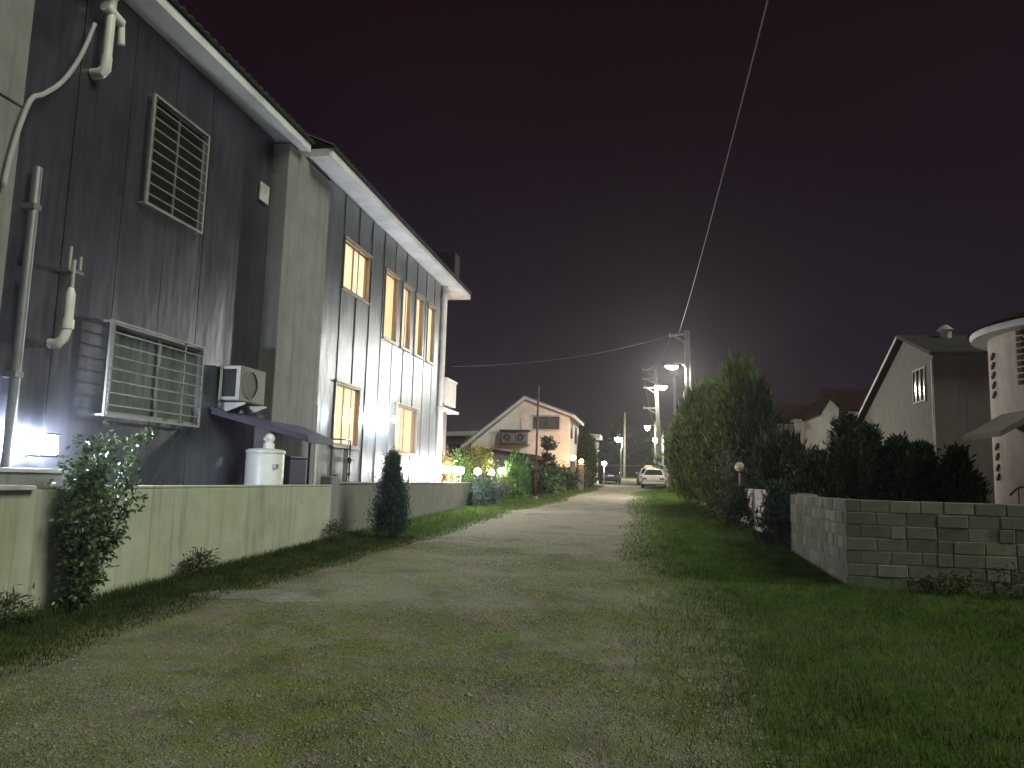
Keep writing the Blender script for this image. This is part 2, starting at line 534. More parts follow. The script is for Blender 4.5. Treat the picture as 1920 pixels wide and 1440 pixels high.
def ground_mat(name):
    """one lane-wide material for both sheets: gravel, moss and soil in the wheel way, turf towards the verges"""
    mt, t, p = _new(name)
    v = _coord(t)
    vor = _n(t, 'ShaderNodeTexVoronoi'); vor.inputs['Scale'].default_value = 75; vor.inputs['Randomness'].default_value = 1
    t.links.new(v, vor.inputs['Vector'])
    st = _ramp(t, vor.outputs['Color'], [(.1, (.17, .155, .125)), (.5, (.28, .25, .21)), (.9, (.42, .37, .315))])
    fine = _noise(t, v, 90, 3)
    grav = _mix(t, 'MULTIPLY', .7, st.outputs[0], _ramp(t, fine.outputs['Fac'], [(.3, (.5, .5, .5)), (.65, (1, 1, 1))]).outputs[0])
    big = _noise(t, v, .55, 6, .62)
    med = _noise(t, v, 2.6, 6, .68)
    moss = _mix(t, 'MIX', _noise(t, v, 30, 3).outputs['Fac'], (.09, .125, .024), (.25, .29, .085))
    soil = _mix(t, 'MIX', _noise(t, v, 22, 4).outputs['Fac'], (.045, .04, .025), (.10, .085, .055))
    m1 = _ramp(t, big.outputs['Fac'], [(.33, (.15, .15, .15)), (.55, (.9, .9, .9))]).outputs[0]
    m2 = _ramp(t, med.outputs['Fac'], [(.36, (0, 0, 0)), (.56, (1, 1, 1))]).outputs[0]
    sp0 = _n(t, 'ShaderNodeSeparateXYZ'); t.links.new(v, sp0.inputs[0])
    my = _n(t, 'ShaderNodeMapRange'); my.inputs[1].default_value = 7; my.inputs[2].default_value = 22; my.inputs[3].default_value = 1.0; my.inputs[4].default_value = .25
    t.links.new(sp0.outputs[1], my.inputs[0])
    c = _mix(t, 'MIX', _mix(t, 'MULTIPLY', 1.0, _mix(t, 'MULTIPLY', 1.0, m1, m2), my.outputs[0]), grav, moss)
    m3 = _ramp(t, _noise(t, v, 1.4, 5, .6).outputs['Fac'], [(.50, (0, 0, 0)), (.74, (.75, .75, .75))]).outputs[0]
    c = _mix(t, 'MIX', m3, c, soil)
    turf = _mix(t, 'MIX', _noise(t, v, 26, 4).outputs['Fac'], (.03, .06, .010), (.09, .13, .028))
    turf = _mix(t, 'MIX', _ramp(t, med.outputs['Fac'], [(.5, (0, 0, 0)), (.7, (.8, .8, .8))]).outputs[0], turf, soil)
    # signed distance from the middle of the lane, wobbled by noise
    sp = _n(t, 'ShaderNodeSeparateXYZ'); t.links.new(v, sp.inputs[0])
    def mth(op, a, b_):
        q = _n(t, 'ShaderNodeMath', operation=op)
        for i_, val in enumerate((a, b_)):
            if isinstance(val, bpy.types.NodeSocket): t.links.new(val, q.inputs[i_])
            else: q.inputs[i_].default_value = val
        return q.outputs[0]
    cx = mth('ADD', sp.outputs[0], 2.25)
    d = mth('ABSOLUTE', cx, 0)
    wobble = mth('ADD', mth('MULTIPLY', big.outputs['Fac'], 1.3), mth('MULTIPLY', med.outputs['Fac'], 1.8))
    d = mth('ADD', mth('ADD', d, wobble), mth('MULTIPLY', sp.outputs[1], .016))
    mr = _n(t, 'ShaderNodeMapRange'); mr.inputs[1].default_value = 3.9; mr.inputs[2].default_value = 5.2
    mr.interpolation_type = 'SMOOTHSTEP'
    t.links.new(d, mr.inputs[0])
    c = _mix(t, 'MIX', mr.outputs[0], c, turf)
    t.links.new(c, p.inputs['Base Color'])
    p.inputs['Roughness'].default_value = .95
    p.inputs['Specular IOR Level'].default_value = .2
    b1 = _n(t, 'ShaderNodeBump'); b1.inputs['Strength'].default_value = .8; b1.inputs['Distance'].default_value = .015
    t.links.new(vor.outputs['Distance'], b1.inputs['Height'])
    b2 = _n(t, 'ShaderNodeBump'); b2.inputs['Strength'].default_value = .6; b2.inputs['Distance'].default_value = .12
    t.links.new(med.outputs['Fac'], b2.inputs['Height']); t.links.new(b1.outputs[0], b2.inputs['Normal'])
    t.links.new(b2.outputs[0], p.inputs['Normal'])
    return mt
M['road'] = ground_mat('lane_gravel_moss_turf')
M['turf'] = M['road']
M['cement'] = mat('spilled_cement', (.20, .195, .165), .9, 0, .3, 4, .4, 60, dirt=(.14, .13, .08), dscale=2.5)
M['pebble'] = mat('pebble_stone', (.26, .245, .21), .9, 0, .45, 25, .2, 80)

# ------------------------------------------------------------------ the ground, the road
YR = sorted(set(list(np.round(np.arange(-10, 30, .5), 3)) + list(np.round(np.arange(30, 140, 1.0), 3)) + [-60, -40, 150, 160]))


def sheet(name, xl, xr, ys, nx, dz, mt, org):
    V = []; Q = []
    for y in ys:
        a, b_ = xl(y), xr(y)
        for i in range(nx + 1):
            V.append((a + (b_ - a) * i / nx, y, zg(y) + dz))
    w_ = nx + 1
    for j in range(len(ys) - 1):
        for i in range(nx):
            Q.append((j * w_ + i, j * w_ + i + 1, (j + 1) * w_ + i + 1, (j + 1) * w_ + i))
    return np_mesh(name, V, Q, mt, None, org)


o = sheet('ground', lambda y: -130, lambda y: 130, YR, 40, 0, M['turf'], (0, 0, 0))
tag(o, 'dark grassy earth under the whole lane', 'ground', kind='structure')


def wob(y, s):
    return .12 * math.sin(y * .41 + s) + .07 * math.sin(y * 1.13 + 1.7 * s) + .05 * math.sin(y * 3.1 + s * 3)
def road_l(y): return float(np.interp(y, [-10, 4, 9, 12.6, 20, 26, 34, 50, 66, 96], [-5.2, -5.0, -5.0, -4.9, -4.5, -4.3, -3.9, -3.5, -3.3, -3.2])) + wob(y, 1)
def road_r(y): return float(np.interp(y, [-10, 4.6, 11, 20, 31, 45, 57, 80, 96], [.9, .75, .6, .35, .05, -.1, 1.3, 1.6, 1.6])) + wob(y, 4)
RY = [y for y in YR if -10 <= y <= 96]
RY = sorted(set(RY + [y + .25 for y in RY if y < 29]))
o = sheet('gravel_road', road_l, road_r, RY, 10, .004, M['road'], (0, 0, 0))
tag(o, 'rough gravel lane with moss and worn patches', 'road', kind='structure')


def blob(name, cx, cy, rx, ry, mt, seed, dz, label):
    rnd = random.Random(seed)
    ph = [rnd.uniform(0, 6.28) for _ in range(4)]
    V = [(cx, cy, zg(cy) + dz)]; n = 40
    for i in range(n):
        a = 2 * PI * i / n
        k = 1 + .22 * math.sin(2 * a + ph[0]) + .15 * math.sin(3 * a + ph[1]) + .1 * math.sin(7 * a + ph[2]) + .06 * math.sin(13 * a + ph[3])
        y = cy + ry * k * math.sin(a)
        V.append((cx + rx * k * math.cos(a), y, zg(y) + dz))
    Q = [(0, 1 + i, 1 + (i + 1) % n) for i in range(n)]
    return tag(np_mesh(name, V, Q, mt, None, (cx, cy, zg(cy))), label, 'ground', kind='structure')
blob('cement_patch', -4.55, 8.75, .62, .42, M['cement'], 3, .009, 'pale dried cement patch at the edge of the lane beside the green wall')
blob('driveway_patch', -3.6, 25.6, 1.5, 1.0, M['cement'], 8, .009, 'pale bare strip of driveway in front of the dark bush')


# ------------------------------------------------------------------ vegetation helpers
def blades(name, P, H, W, mt, label, parent=None, lean=.5):
    n = len(P)
    a = RNG.uniform(0, 2 * PI, n)
    la = RNG.uniform(0, 2 * PI, n)
    ln = np.abs(RNG.normal(0, lean, n)) * H
    side = np.stack([np.cos(a), np.sin(a), np.zeros(n)], 1) * (W / 2)[:, None]
    tip = P + np.stack([np.cos(la) * ln, np.sin(la) * ln, H], 1)
    V = np.stack([P - side, P + side, tip], 1).reshape(-1, 3)
    Q = np.arange(3 * n).reshape(-1, 3)
    o = np_mesh(name, V, Q, mt, parent, (0, 0, 0))
    if parent is None: tag(o, label, 'grass', kind='stuff')
    return o


def zgv(y): return np.interp(y, _GY, _GZ)


def scatter(n, x0, x1, y0, y1, pw=1.0):
    u = RNG.random(n) ** pw
    y = y0 + (y1 - y0) * u
    if callable(x0): xa = np.array([x0(v) for v in y])
    else: xa = np.full(n, x0)
    if callable(x1): xb = np.array([x1(v) for v in y])
    else: xb = np.full(n, x1)
    x = xa + (xb - xa) * RNG.random(n)
    return np.stack([x, y, zgv(y)], 1)


def fbm(P, s, seed):
    r = np.random.default_rng(seed)
    out = np.zeros(len(P))
    for k in range(10):
        d = r.normal(0, 1, 2); d /= np.linalg.norm(d)
        fr = s * (1 + 1.2 * k / 4)
        out += np.sin((P[:, 0] * d[0] + P[:, 1] * d[1]) * fr + r.uniform(0, 6.28)) / (1 + .25 * k)
    return out / 3.0


def leaves_mesh(P, D, L, W, roll=None):
    """rhombic leaves: base P, direction D (unit), length L, width W -> V, Q"""
    n = len(P)
    R_ = RNG.normal(0, 1, (n, 3))
    s = np.cross(D, R_); s /= np.linalg.norm(s, axis=1)[:, None] + 1e-9
    mid = P + D * (L * .45)[:, None]
    tip = P + D * L[:, None]
    V = np.stack([P, mid + s * (W / 2)[:, None], tip, mid - s * (W / 2)[:, None]], 1).reshape(-1, 3)
    return V, np.arange(4 * n).reshape(-1, 4)


def unit(a): return a / (np.linalg.norm(a, axis=1)[:, None] + 1e-9)


def trunk(root, base, top, r, n=7, limbs=0, spread=.4, name='trunk', mt='bark', seed=0):
    rnd = random.Random(seed)
    mb = MB()
    b, t_ = Vector(base), Vector(top)
    pts = []
    for i in range(6):
        k = i / 5
        p = b.lerp(t_, k) + Vector((rnd.uniform(-1, 1), rnd.uniform(-1, 1), 0)) * r * .8 * (k > 0)
        pts.append(p)
    mb.tube(pts, [r * (1 - .75 * i / 5) for i in range(6)], n)
    for i in range(limbs):
        k = rnd.uniform(.25, .85)
        p = b.lerp(t_, k)
        a = rnd.uniform(0, 6.28)
        l = (t_ - b).length * rnd.uniform(.2, .4)
        q = p + Vector((math.cos(a) * spread, math.sin(a) * spread, .55)).normalized() * l
        mid = p.lerp(q, .5) + Vector((0, 0, l * .08))
        mb.tube([p, mid, q], [r * .4, r * .28, r * .1], 5)
    return mb.build(name, M[mt], root, smooth=True)


def conifer(name, label, cat, base, h, rad, n, mt, prof, seed, group=None, tips=None, L=(.10, .22), up=.9, lean=(0, 0), z0=.08, spikes=0, tr=.05):
    """prof(t): relative radius at relative height t; branches end in clumps of sprays"""
    r = np.random.default_rng(seed)
    root = empty(name, base, label, cat, group)
    bx_, by_, bz = base
    m_ = tips or max(40, n // 45)
    t = r.uniform(z0, 1, m_) ** .9
    ang = r.uniform(0, 2 * PI, m_)
    lump = 1 + .16 * np.sin(3 * ang + 5 * t + seed) + .12 * np.sin(7 * ang - 9 * t + seed * 2)
    R_ = rad * np.array([prof(k) for k in t]) * lump * (.45 + .55 * np.sqrt(r.random(m_)))
    T = np.stack([bx_ + lean[0] * t + R_ * np.cos(ang), by_ + lean[1] * t + R_ * np.sin(ang), bz + h * t], 1)
    out = np.stack([np.cos(ang), np.sin(ang), np.full(m_, up)], 1)
    out = unit(out)
    k = r.integers(0, m_, n)
    along = r.uniform(-1, .55, n)[:, None] * (.10 * h / 2 + .09)
    spread = (.045 + .055 * rad)
    P = T[k] + out[k] * along + r.normal(0, 1, (n, 3)) * spread * np.array([1, 1, .8])
    P[:, 2] = np.maximum(P[:, 2], bz + .02)
    D = unit(out[k] + r.normal(0, .45, (n, 3)) + np.array([0, 0, .25]))
    Ln = r.uniform(L[0], L[1], n)
    V, Q = leaves_mesh(P, D, Ln, Ln * r.uniform(.22, .38, n))
    if spikes:
        ks = r.integers(0, m_, spikes)
        Ps = T[ks] + out[ks] * .1
        Ds = unit(np.stack([np.cos(ang[ks]) * .25, np.sin(ang[ks]) * .25, np.ones(spikes)], 1) + r.normal(0, .12, (spikes, 3)))
        Ls = r.uniform(.25, .75, spikes)
        V2, Q2 = leaves_mesh(Ps, Ds, Ls, Ls * .11)
        Q = np.concatenate([Q, Q2 + len(V)]); V = np.concatenate([V, V2])
    trunk(root, base, (bx_ + lean[0] * .8, by_ + lean[1] * .8, bz + h * .8), tr, 6, 4, .5, seed=seed)
    np_mesh('crown', V, Q, M[mt], root)
    return root


def bush(name, label, cat, base, size, n, mt, seed, group=None, L=(.05, .09), W=.55, clumps=26, stems=5, mesh_name='foliage', sr=.022):
    """broad-leaved bush: leaf clumps in an ellipsoid"""
    r = np.random.default_rng(seed)
    root = empty(name, base, label, cat, group)
    c = np.array(base) + np.array([0, 0, size[2] * .55])
    d = unit(r.normal(0, 1, (clumps, 3)))
    Cc = c + d * np.array(size) * np.array([.5, .5, .45]) * (r.random(clumps) ** .45)[:, None]
    k = r.integers(0, clumps, n)
    sg = np.array(size) * .14
    P = Cc[k] + r.normal(0, 1, (n, 3)) * sg
    P[:, 2] = np.maximum(P[:, 2], base[2] + .03)
    D = unit(unit(P - c) * .7 + r.normal(0, .8, (n, 3)))
    Ln = r.uniform(*L, n)
    V, Q = leaves_mesh(P, D, Ln, Ln * W)
    mb = MB()
    for i in range(stems):
        q = Cc[r.integers(0, clumps)]
        p0 = Vector(base) + Vector((r.normal(0, .06), r.normal(0, .06), 0))
        mb.tube([p0, p0.lerp(Vector(q), .5) + Vector((r.normal(0, .05), r.normal(0, .05), .05)), Vector(q)], [sr, sr * .7, sr * .3], 5)
    mb.build('stem', M['bark'], root, smooth=True)
    np_mesh(mesh_name, V, Q, M[mt], root)
    return root

# ------------------------------------------------------------------ the clad house on the left
house = empty('clad_house', (-7.2, 16.0, 0.3), 'long two-storey house clad in upright grey metal panels, warm windows lit', 'house')
XN, XF = -7.30, -7.00          # faces of the near and the far section
WIN_F = {'upper': (16.42, 18.08, 5.85, 7.02), 't1': (19.30, 20.35, 5.22, 7.06), 't2': (20.80, 21.62, 5.22, 7.06), 't3': (22.05, 22.90, 5.22, 7.06),
         't4': (23.38, 24.22, 5.22, 7.06), 'low1': (16.35, 17.90, 2.20, 3.63), 'low2': (20.75, 22.70, 2.20, 3.56)}
WIN_N = {'upper': (9.78, 11.24, 5.42, 7.12), 'low': (9.34, 11.58, 2.27, 3.55)}
MB().box(-15, XN - .42, 3.0, 13.45, 0, 8.05).box(-15, XF - .42, 13.46, 25.0, 0, 8.05).build('wall', M['grey_render'], house)
seams = [4.3, 5.3, 6.3, 7.3, 8.3, 9.3, 10.3, 11.3, 12.3, 13.42]
for a, b_ in zip(seams[:-1], seams[1:]):
    d = random.uniform(-.004, .004)
    holed(XN + d, XN - .05, a + .006, b_ - .006, .9, 8.06, list(WIN_N.values())).build('cladding_panel', M['clad_near'], house)
seams = [15.43, 16.40, 17.33, 18.24, 19.16, 20.10, 21.10, 22.15, 23.15, 24.10, 25.0]
for a, b_ in zip(seams[:-1], seams[1:]):
    d = random.uniform(-.005, .005)
    holed(XF + d, XF - .05, a + .006, b_ - .006, 1.0, 8.06, list(WIN_F.values())).build('cladding_panel', M['clad_far'], house)
    MB().box(XF, XF + .018, a - .012, a + .012, 1.0, 8.05).build('seam_trim', M['clad_far'], house)
MB().box(-7.45, -6.97, 13.44, 15.42, 0, 7.98).build('concrete_pillar', M['concrete'], house, bevel=.015)
MB().box(-7.45, -7.08, 4.0, 7.26, 0, 5.60).build('concrete_pillar', M['concrete'], house, bevel=.015)
MB().box(-7.45, -7.075, 4.0, 7.255, 5.62, 8.02).build('concrete_pillar', M['concrete'], house, bevel=.015)
MB().box(-7.05, -6.965, 15.43, 15.56, 1.0, 3.0).build('corner_trim', M['chrome'], house)

# eaves: soffit, fascia, roof
MB().hexa([(-7.50, 3.0, 8.09), (-6.78, 3.0, 8.00), (-6.78, 13.9, 8.00), (-7.50, 13.9, 8.09)], [(-7.5, 3.0, 8.13), (-6.78, 3.0, 8.04), (-6.78, 13.9, 8.04), (-7.5, 13.9, 8.13)]).build('soffit', M['soffit'], house)
MB().box(-6.78, -6.75, 3.0, 13.9, 7.99, 8.14).build('fascia', M['soffit'], house)
MB().hexa([(-7.40, 14.3, 8.08), (-6.50, 14.3, 8.06), (-6.50, 27.0, 8.06), (-7.40, 27.0, 8.08)], [(-7.4, 14.3, 8.12), (-6.5, 14.3, 8.10), (-6.5, 27.0, 8.10), (-7.4, 27.0, 8.12)]).build('soffit', M['soffit'], house)
MB().box(-6.50, -6.47, 14.3, 27.0, 8.05, 8.22).build('fascia', M['soffit'], house)
MB().box(-7.4, -6.50, 14.27, 14.30, 8.05, 8.22).build('fascia', M['soffit'], house)
MB().box(-9.2, -6.50, 27.0, 27.03, 8.05, 8.22).build('fascia', M['soffit'], house)
MB().box(-9.2, -7.4, 25.02, 27.0, 8.08, 8.12).build('soffit', M['soffit'], house)


def ribbed_roof(x0, z0, x1, z1, y0, y1, pitch=.21):
    """corrugated sheet rising from the eave (x0,z0) to the ridge (x1,z1)"""
    n = int((y1 - y0) / pitch) * 6
    V = []; Q = []
    ys = np.linspace(y0, y1, n + 1)
    for y in ys:
        b = .05 * max(0, math.sin(2 * PI * (y - y0) / pitch)) ** .6 if math.sin(2 * PI * (y - y0) / pitch) > 0 else 0
        V += [(x0, y, z0 + b), (x1, y, z1 + b), (x0, y, z0 - .04), (x1, y, z1 - .04)]
    for i in range(n):
        a, c = 4 * i, 4 * (i + 1)
        Q += [(a, a + 1, c + 1, c), (a + 2, c + 2, c + 3, a + 3), (a, c, c + 2, a + 2)]
    return V, Q
V, Q = ribbed_roof(-6.70, 8.20, -11.2, 10.1, 2.9, 13.95)
np_mesh('roof', V, Q, M['roof_dark'], house)
V, Q = ribbed_roof(-6.42, 8.27, -11.2, 10.3, 14.25, 27.05)
np_mesh('roof', V, Q, M['roof_dark'], house)
MB().box(-9.5, -6.9, 26.2, 26.9, 8.45, 9.62).build('roof_parapet', M['roof_dark'], house)

# far corner: column, corbel, balcony, porch wall
MB().lathe((-6.93, 25.12, 1.0), [(.10, 0), (.10, 6.6), (.13, 6.62), (.13, 6.72), (.09, 6.8), (.09, 7.05)], 12).build('corner_column', M['plaster_white'], house, smooth=True, auto=True)
MB().prism([(25.15, 7.98), (25.95, 7.98), (25.75, 7.75), (25.55, 7.70), (25.5, 7.45), (25.3, 7.4), (25.25, 7.15), (25.15, 7.1)], 'x', -7.25, -6.95).build('corbel', M['plaster_white'], house)
MB().box(-8.6, -6.78, 25.25, 26.6, 4.0, 4.18).box(-6.86, -6.78, 25.25, 26.6, 4.18, 4.85).box(-8.6, -6.87, 26.52, 26.6, 4.18, 4.85).box(-8.6, -6.74, 25.2, 26.64, 4.86, 4.92).build('balcony', M['plaster_white'], house)
MB().box(-8.0, -7.05, 25.05, 26.45, 0.3, 3.98).build('porch_wall', M['plaster_brown'], house)
MB().box(-9.0, -6.8, 25.02, 27.2, 3.82, 3.90).build('porch_canopy', M['soffit'], house)


def window(par, x, rect, lit, frame, sashes=2, depth=.30, hood=True, mullion_frac=.5, cat_glass='glass', pane_gap=0, curtain_or_dark=True):
    y0, y1, z0, z1 = rect
    t_ = .032
    mb = MB()
    xb, xf = x - depth, x + .03
    mb.box(xb, xf, y0 + .002, y0 + t_, z0 + .002, z1 - .002).box(xb, xf, y1 - t_, y1 - .002, z0 + .002, z1 - .002)
    mb.box(xb, xf, y0 + t_, y1 - t_, z0 + .002, z0 + t_).box(xb, xf, y0 + t_, y1 - t_, z1 - t_, z1 - .002)
    fr = mb.build('window', M[frame], par)
    cuts = [y0 + t_, y1 - t_] if sashes == 1 else [y0 + t_, y0 + (y1 - y0) * mullion_frac, y1 - t_]
    xo = x - .05
    for i in range(len(cuts) - 1):
        a, b_ = cuts[i], cuts[i + 1]
        s_ = .026
        xx = xo - .003 * i
        MB().box(xx - .03, xx, a, a + s_, z0 + t_, z1 - t_).box(xx - .03, xx, b_ - s_, b_, z0 + t_, z1 - t_).box(xx - .03, xx, a + s_, b_ - s_, z0 + t_, z0 + t_ + s_).box(xx - .03, xx, a + s_, b_ - s_, z1 - t_ - s_, z1 - t_).build('sash', M[frame], fr)
        MB().box(xx - .018, xx - .012, a + s_, b_ - s_, z0 + t_ + s_, z1 - t_ - s_).build('pane', M[cat_glass], fr)
    if curtain_or_dark:
        V = []; Q = []
        n = int((y1 - y0) * 40)
        for i in range(n + 1):
            y = y0 + t_ + (y1 - y0 - 2 * t_) * i / n
            xx = x - depth + .026 + .014 * math.sin(y * 31) + .007 * math.sin(y * 67 + 1)
            V += [(xx, y, z0 + t_), (xx, y, z1 - t_)]
        for i in range(n):
            Q.append((2 * i, 2 * i + 2, 2 * i + 3, 2 * i + 1))
        np_mesh('curtain', V, Q, M[lit], fr, smooth=True)
    if hood:
        MB().box(x + .006, x + .07, y0 - .06, y1 + .06, z1 + .004, z1 + .05).build('lintel', M[frame], fr)
        MB().box(x + .006, x + .06, y0 - .05, y1 + .05, z0 - .055, z0 - .004).build('sill', M[frame], fr)
    return fr
for k_, rc in WIN_F.items():
    window(house, XF, rc, 'lit_amber' if k_ in ('t1', 'low2') else 'lit_warm', 'frame_al', sashes=1 if k_[0] == 't' else 2, mullion_frac=.45, depth=.145)
window(house, XN, WIN_N['upper'], 'black_in', 'grey_metal', 2, hood=False, cat_glass='glass_dark')  # near-black sheet in the curtain position paints the darkness of the room
window(house, XN, WIN_N['low'], 'curtain_dim', 'grey_metal', 2, hood=False, mullion_frac=.52, depth=.145)


def grille(par, x, y0, y1, z0, z1, nb, mid=None):
    mb = MB()
    g = .016
    mb.box(x - g, x + g, y0, y0 + .035, z0, z1).box(x - g, x + g, y1 - .035, y1, z0, z1).box(x - g, x + g, y0 + .035, y1 - .035, z0, z0 + .03).box(x - g, x + g, y0 + .035, y1 - .035, z1 - .03, z1)
    for yy in (y0 + .02, y1 - .02):
        for zz in (z0 + .02, z1 - .02):
            mb.box(XN + .002, x - g, yy - .012, yy + .012, zz - .012, zz + .012)
    fr = mb.build('window_grille', M['grille'], par)
    for i in range(1, nb):
        z = z0 + (z1 - z0) * i / nb
        MB().tube([(x, y0 + .03, z), (x, y1 - .03, z)], .011, 6).build('bar', M['grille'], fr)
    if mid:
        MB().box(x - .03, x - .012, mid - .014, mid + .014, z0 + .03, z1 - .03).build('upright', M['grille'], fr)
    return fr
grille(house, -7.17, 9.14, 11.38, 2.23, 3.55, 8, 10.9)
grille(house, -7.19, 9.62, 11.08, 5.36, 7.04, 10)
MB().box(-7.29, -7.25, 12.95, 13.28, 6.66, 7.02).build('vent_cover', M['cap_grey'], house, bevel=.01)
MB().tube([(-7.18, 7.66, .6), (-7.18, 7.66, 5.07)], .055, 12).build('downpipe', M['grey_metal'], house, smooth=True, auto=True)
for zz in (2.55, 4.55): MB().box(-7.30, -7.125, 7.60, 7.72, zz, zz + .07).build('pipe_clip', M['grey_metal'], house)

# flue pipes, hose
fl = empty('flue_pipe', (-7.2, 8.5, 6.7), 'white plastic flue with tee high on the dark cladding under the eave', 'flue pipe')
MB().tube([(-7.12, 8.52, 6.95), (-7.12, 8.52, 7.86)], .062, 14).build('pipe', M['white_pvc'], fl, smooth=True, auto=True)
MB().tube([(-7.29, 8.50, 6.72), (-7.16, 8.50, 6.73), (-7.12, 8.52, 6.80), (-7.12, 8.52, 6.96)], .072, 14).build('elbow', M['white_pvc'], fl, smooth=True, auto=True)
MB().tube([(-7.12, 8.40, 7.62), (-7.12, 8.72, 7.56)], .075, 14).tube([(-7.12, 8.72, 7.57), (-7.12, 8.76, 7.28)], .05, 12).build('tee', M['white_pvc'], fl, smooth=True, auto=True)
MB().tube([(-7.12, 8.52, 7.80), (-7.12, 8.52, 7.94)], .08, 14).build('collar', M['white_pvc'], fl, smooth=True, auto=True)
fl = empty('flue_pipe', (-7.2, 8.3, 3.0), 'white flue with a collar and thin steel tubes above, beside the lower barred window', 'flue pipe')
MB().tube([(-7.10, 8.28, 3.36), (-7.10, 8.28, 3.68), (-7.10, 8.28, 3.76)], [.058, .058, .035], 14).build('pipe', M['white_pvc'], fl, smooth=True, auto=True)
MB().tube([(-7.10, 8.28, 3.24), (-7.10, 8.28, 3.36)], .075, 14).build('collar', M['white_pvc'], fl, smooth=True, auto=True)
MB().tube([(-7.29, 8.24, 3.05), (-7.17, 8.24, 3.05), (-7.12, 8.26, 3.12), (-7.10, 8.28, 3.25)], .06, 14).build('elbow', M['white_pvc'], fl, smooth=True, auto=True)
MB().tube([(-7.10, 8.29, 3.75), (-7.10, 8.29, 4.12)], .022, 8).build('steel_tube', M['chrome'], fl, smooth=True, auto=True)
MB().tube([(-7.12, 8.24, 4.0), (-7.12, 8.24, 4.28)], .018, 8).build('steel_tube', M['chrome'], fl, smooth=True, auto=True)
MB().tube([(-7.12, 8.42, 4.02), (-7.12, 8.42, 4.2)], .016, 8).build('steel_tube', M['chrome'], fl, smooth=True, auto=True)
MB().box(-7.29, -7.09, 8.20, 8.46, 3.96, 4.0).build('bracket', M['grey_metal'], fl)
hs = [(-7.16, 8.30, 7.30), (-7.14, 8.10, 6.75), (-7.14, 7.86, 6.28), (-7.10, 7.55, 5.94), (-7.02, 7.30, 5.75), (-7.0, 7.18, 5.45), (-7.02, 7.1, 5.0), (-7.02, 7.05, 4.6)]
def smooth_pts(p, k=6):
    out = []
    for i in range(len(p) - 1):
        p0 = Vector(p[max(0, i - 1)]); p1 = Vector(p[i]); p2 = Vector(p[i + 1]); p3 = Vector(p[min(len(p) - 1, i + 2)])
        for j in range(k):
            t = j / k
            out.append(.5 * ((2 * p1) + (p2 - p0) * t + (2 * p0 - 5 * p1 + 4 * p2 - p3) * t * t + (3 * p1 - p0 - 3 * p2 + p3) * t ** 3))
    return out + [Vector(p[-1])]
tag(MB().tube(smooth_pts(hs), .028, 8).build('hose', M['hose'], smooth=True), 'grey hose curving down from the high flue towards the concrete pillar', 'hose')

# air conditioner on brackets
ac = empty('air_conditioner', (-7.1, 12.4, 2.72), 'white outdoor air conditioner on wall brackets above the violet lean-to', 'air conditioner')
MB().box(-7.26, -6.88, 12.06, 12.94, 2.74, 3.36).build('casing', M['ac_side'], ac, bevel=.02)
MB().box(-7.22, -6.93, 12.045, 12.058, 2.80, 3.30).build('coil_grille', M['dark_metal'], ac)
MB().box(-7.25, -7.21, 12.03, 12.056, 2.76, 3.34).box(-6.94, -6.885, 12.03, 12.056, 2.76, 3.34).box(-7.21, -6.94, 12.03, 12.056, 3.29, 3.34).box(-7.21, -6.94, 12.03, 12.056, 2.76, 2.81).build('coil_frame', M['white_metal'], ac)
MB().lathe((-6.88, 12.40, 3.05), [(.25, .001), (.25, .02), (.23, .022), (.23, .002)], 24, 'x').build('fan_ring', M['ac_side'], ac)
MB().lathe((-6.879, 12.40, 3.05), [(.228, 0), (.228, .006)], 24, 'x').build('fan', M['dark_metal'], ac)
for yy in (12.12, 12.86):
    MB().prism([(-7.29, 2.72), (-6.80, 2.72), (-6.80, 2.69), (-7.24, 2.52), (-7.29, 2.52)], 'y', yy - .02, yy + .02).box(-7.295, -7.26, yy - .025, yy + .025, 2.5, 2.95).build('bracket', M['white_metal'], ac)

# violet lean-to roof with its post
aw = empty('lean_to', (-6.6, 13.6, .9), 'dark violet sheet lean-to roof on a thin post behind the green wall', 'lean-to')
A = [(-7.27, 11.85, 2.56), (-6.30, 13.60, 2.20), (-6.30, 14.75, 2.19), (-6.95, 14.75, 2.44)]
MB().hexa(A, [(p[0], p[1], p[2] + .05) for p in A]).build('roof_sheet', M['purple'], aw)
MB().beam((-7.25, 11.86, 2.54), (-6.31, 13.56, 2.19), .05, .09).build('edge_beam', M['purple'], aw)
MB().beam((-6.31, 13.58, 2.17), (-6.31, 14.78, 2.16), .05, .09).build('edge_beam', M['purple'], aw)
MB().box(-6.60, -6.56, 14.3, 14.34, .3, 2.25).build('post', M['dark_metal'], aw)

# water tank, box behind, gas pipe
tk = empty('water_tank', (-6.74, 12.85, .5), 'white cylindrical tank with a domed valve on top behind the green wall', 'tank')
MB().lathe((-6.74, 12.85, .5), [(.31, 0), (.33, .02), (.33, 1.36), (.325, 1.38), (.345, 1.385), (.345, 1.42), (.30, 1.45), (.12, 1.47)], 28).build('barrel', M['white_pvc'], tk, smooth=True, auto=True)
MB().lathe((-6.74, 12.95, 1.955), [(.10, 0), (.10, .10), (.07, .13), (.10, .17), (.10, .22), (.06, .28), (.02, .30)], 16).build('valve_head', M['white_pvc'], tk, smooth=True, auto=True)
MB().tube([(-6.74, 12.95, 2.12), (-6.72, 12.72, 2.13)], .018, 8).build('spout', M['white_pvc'], tk, smooth=True)
MB().box(-6.50, -6.42, 12.64, 12.74, 1.62, 1.69).build('badge', M['grey_metal'], tk)
bx_ = empty('storage_box', (-6.9, 13.75, .4), 'navy storage box standing between the white tank and the lean-to post', 'box')
MB().box(-7.2, -6.55, 13.45, 14.15, .4, 1.80).build('body', M['navy'], bx_, bevel=.02)
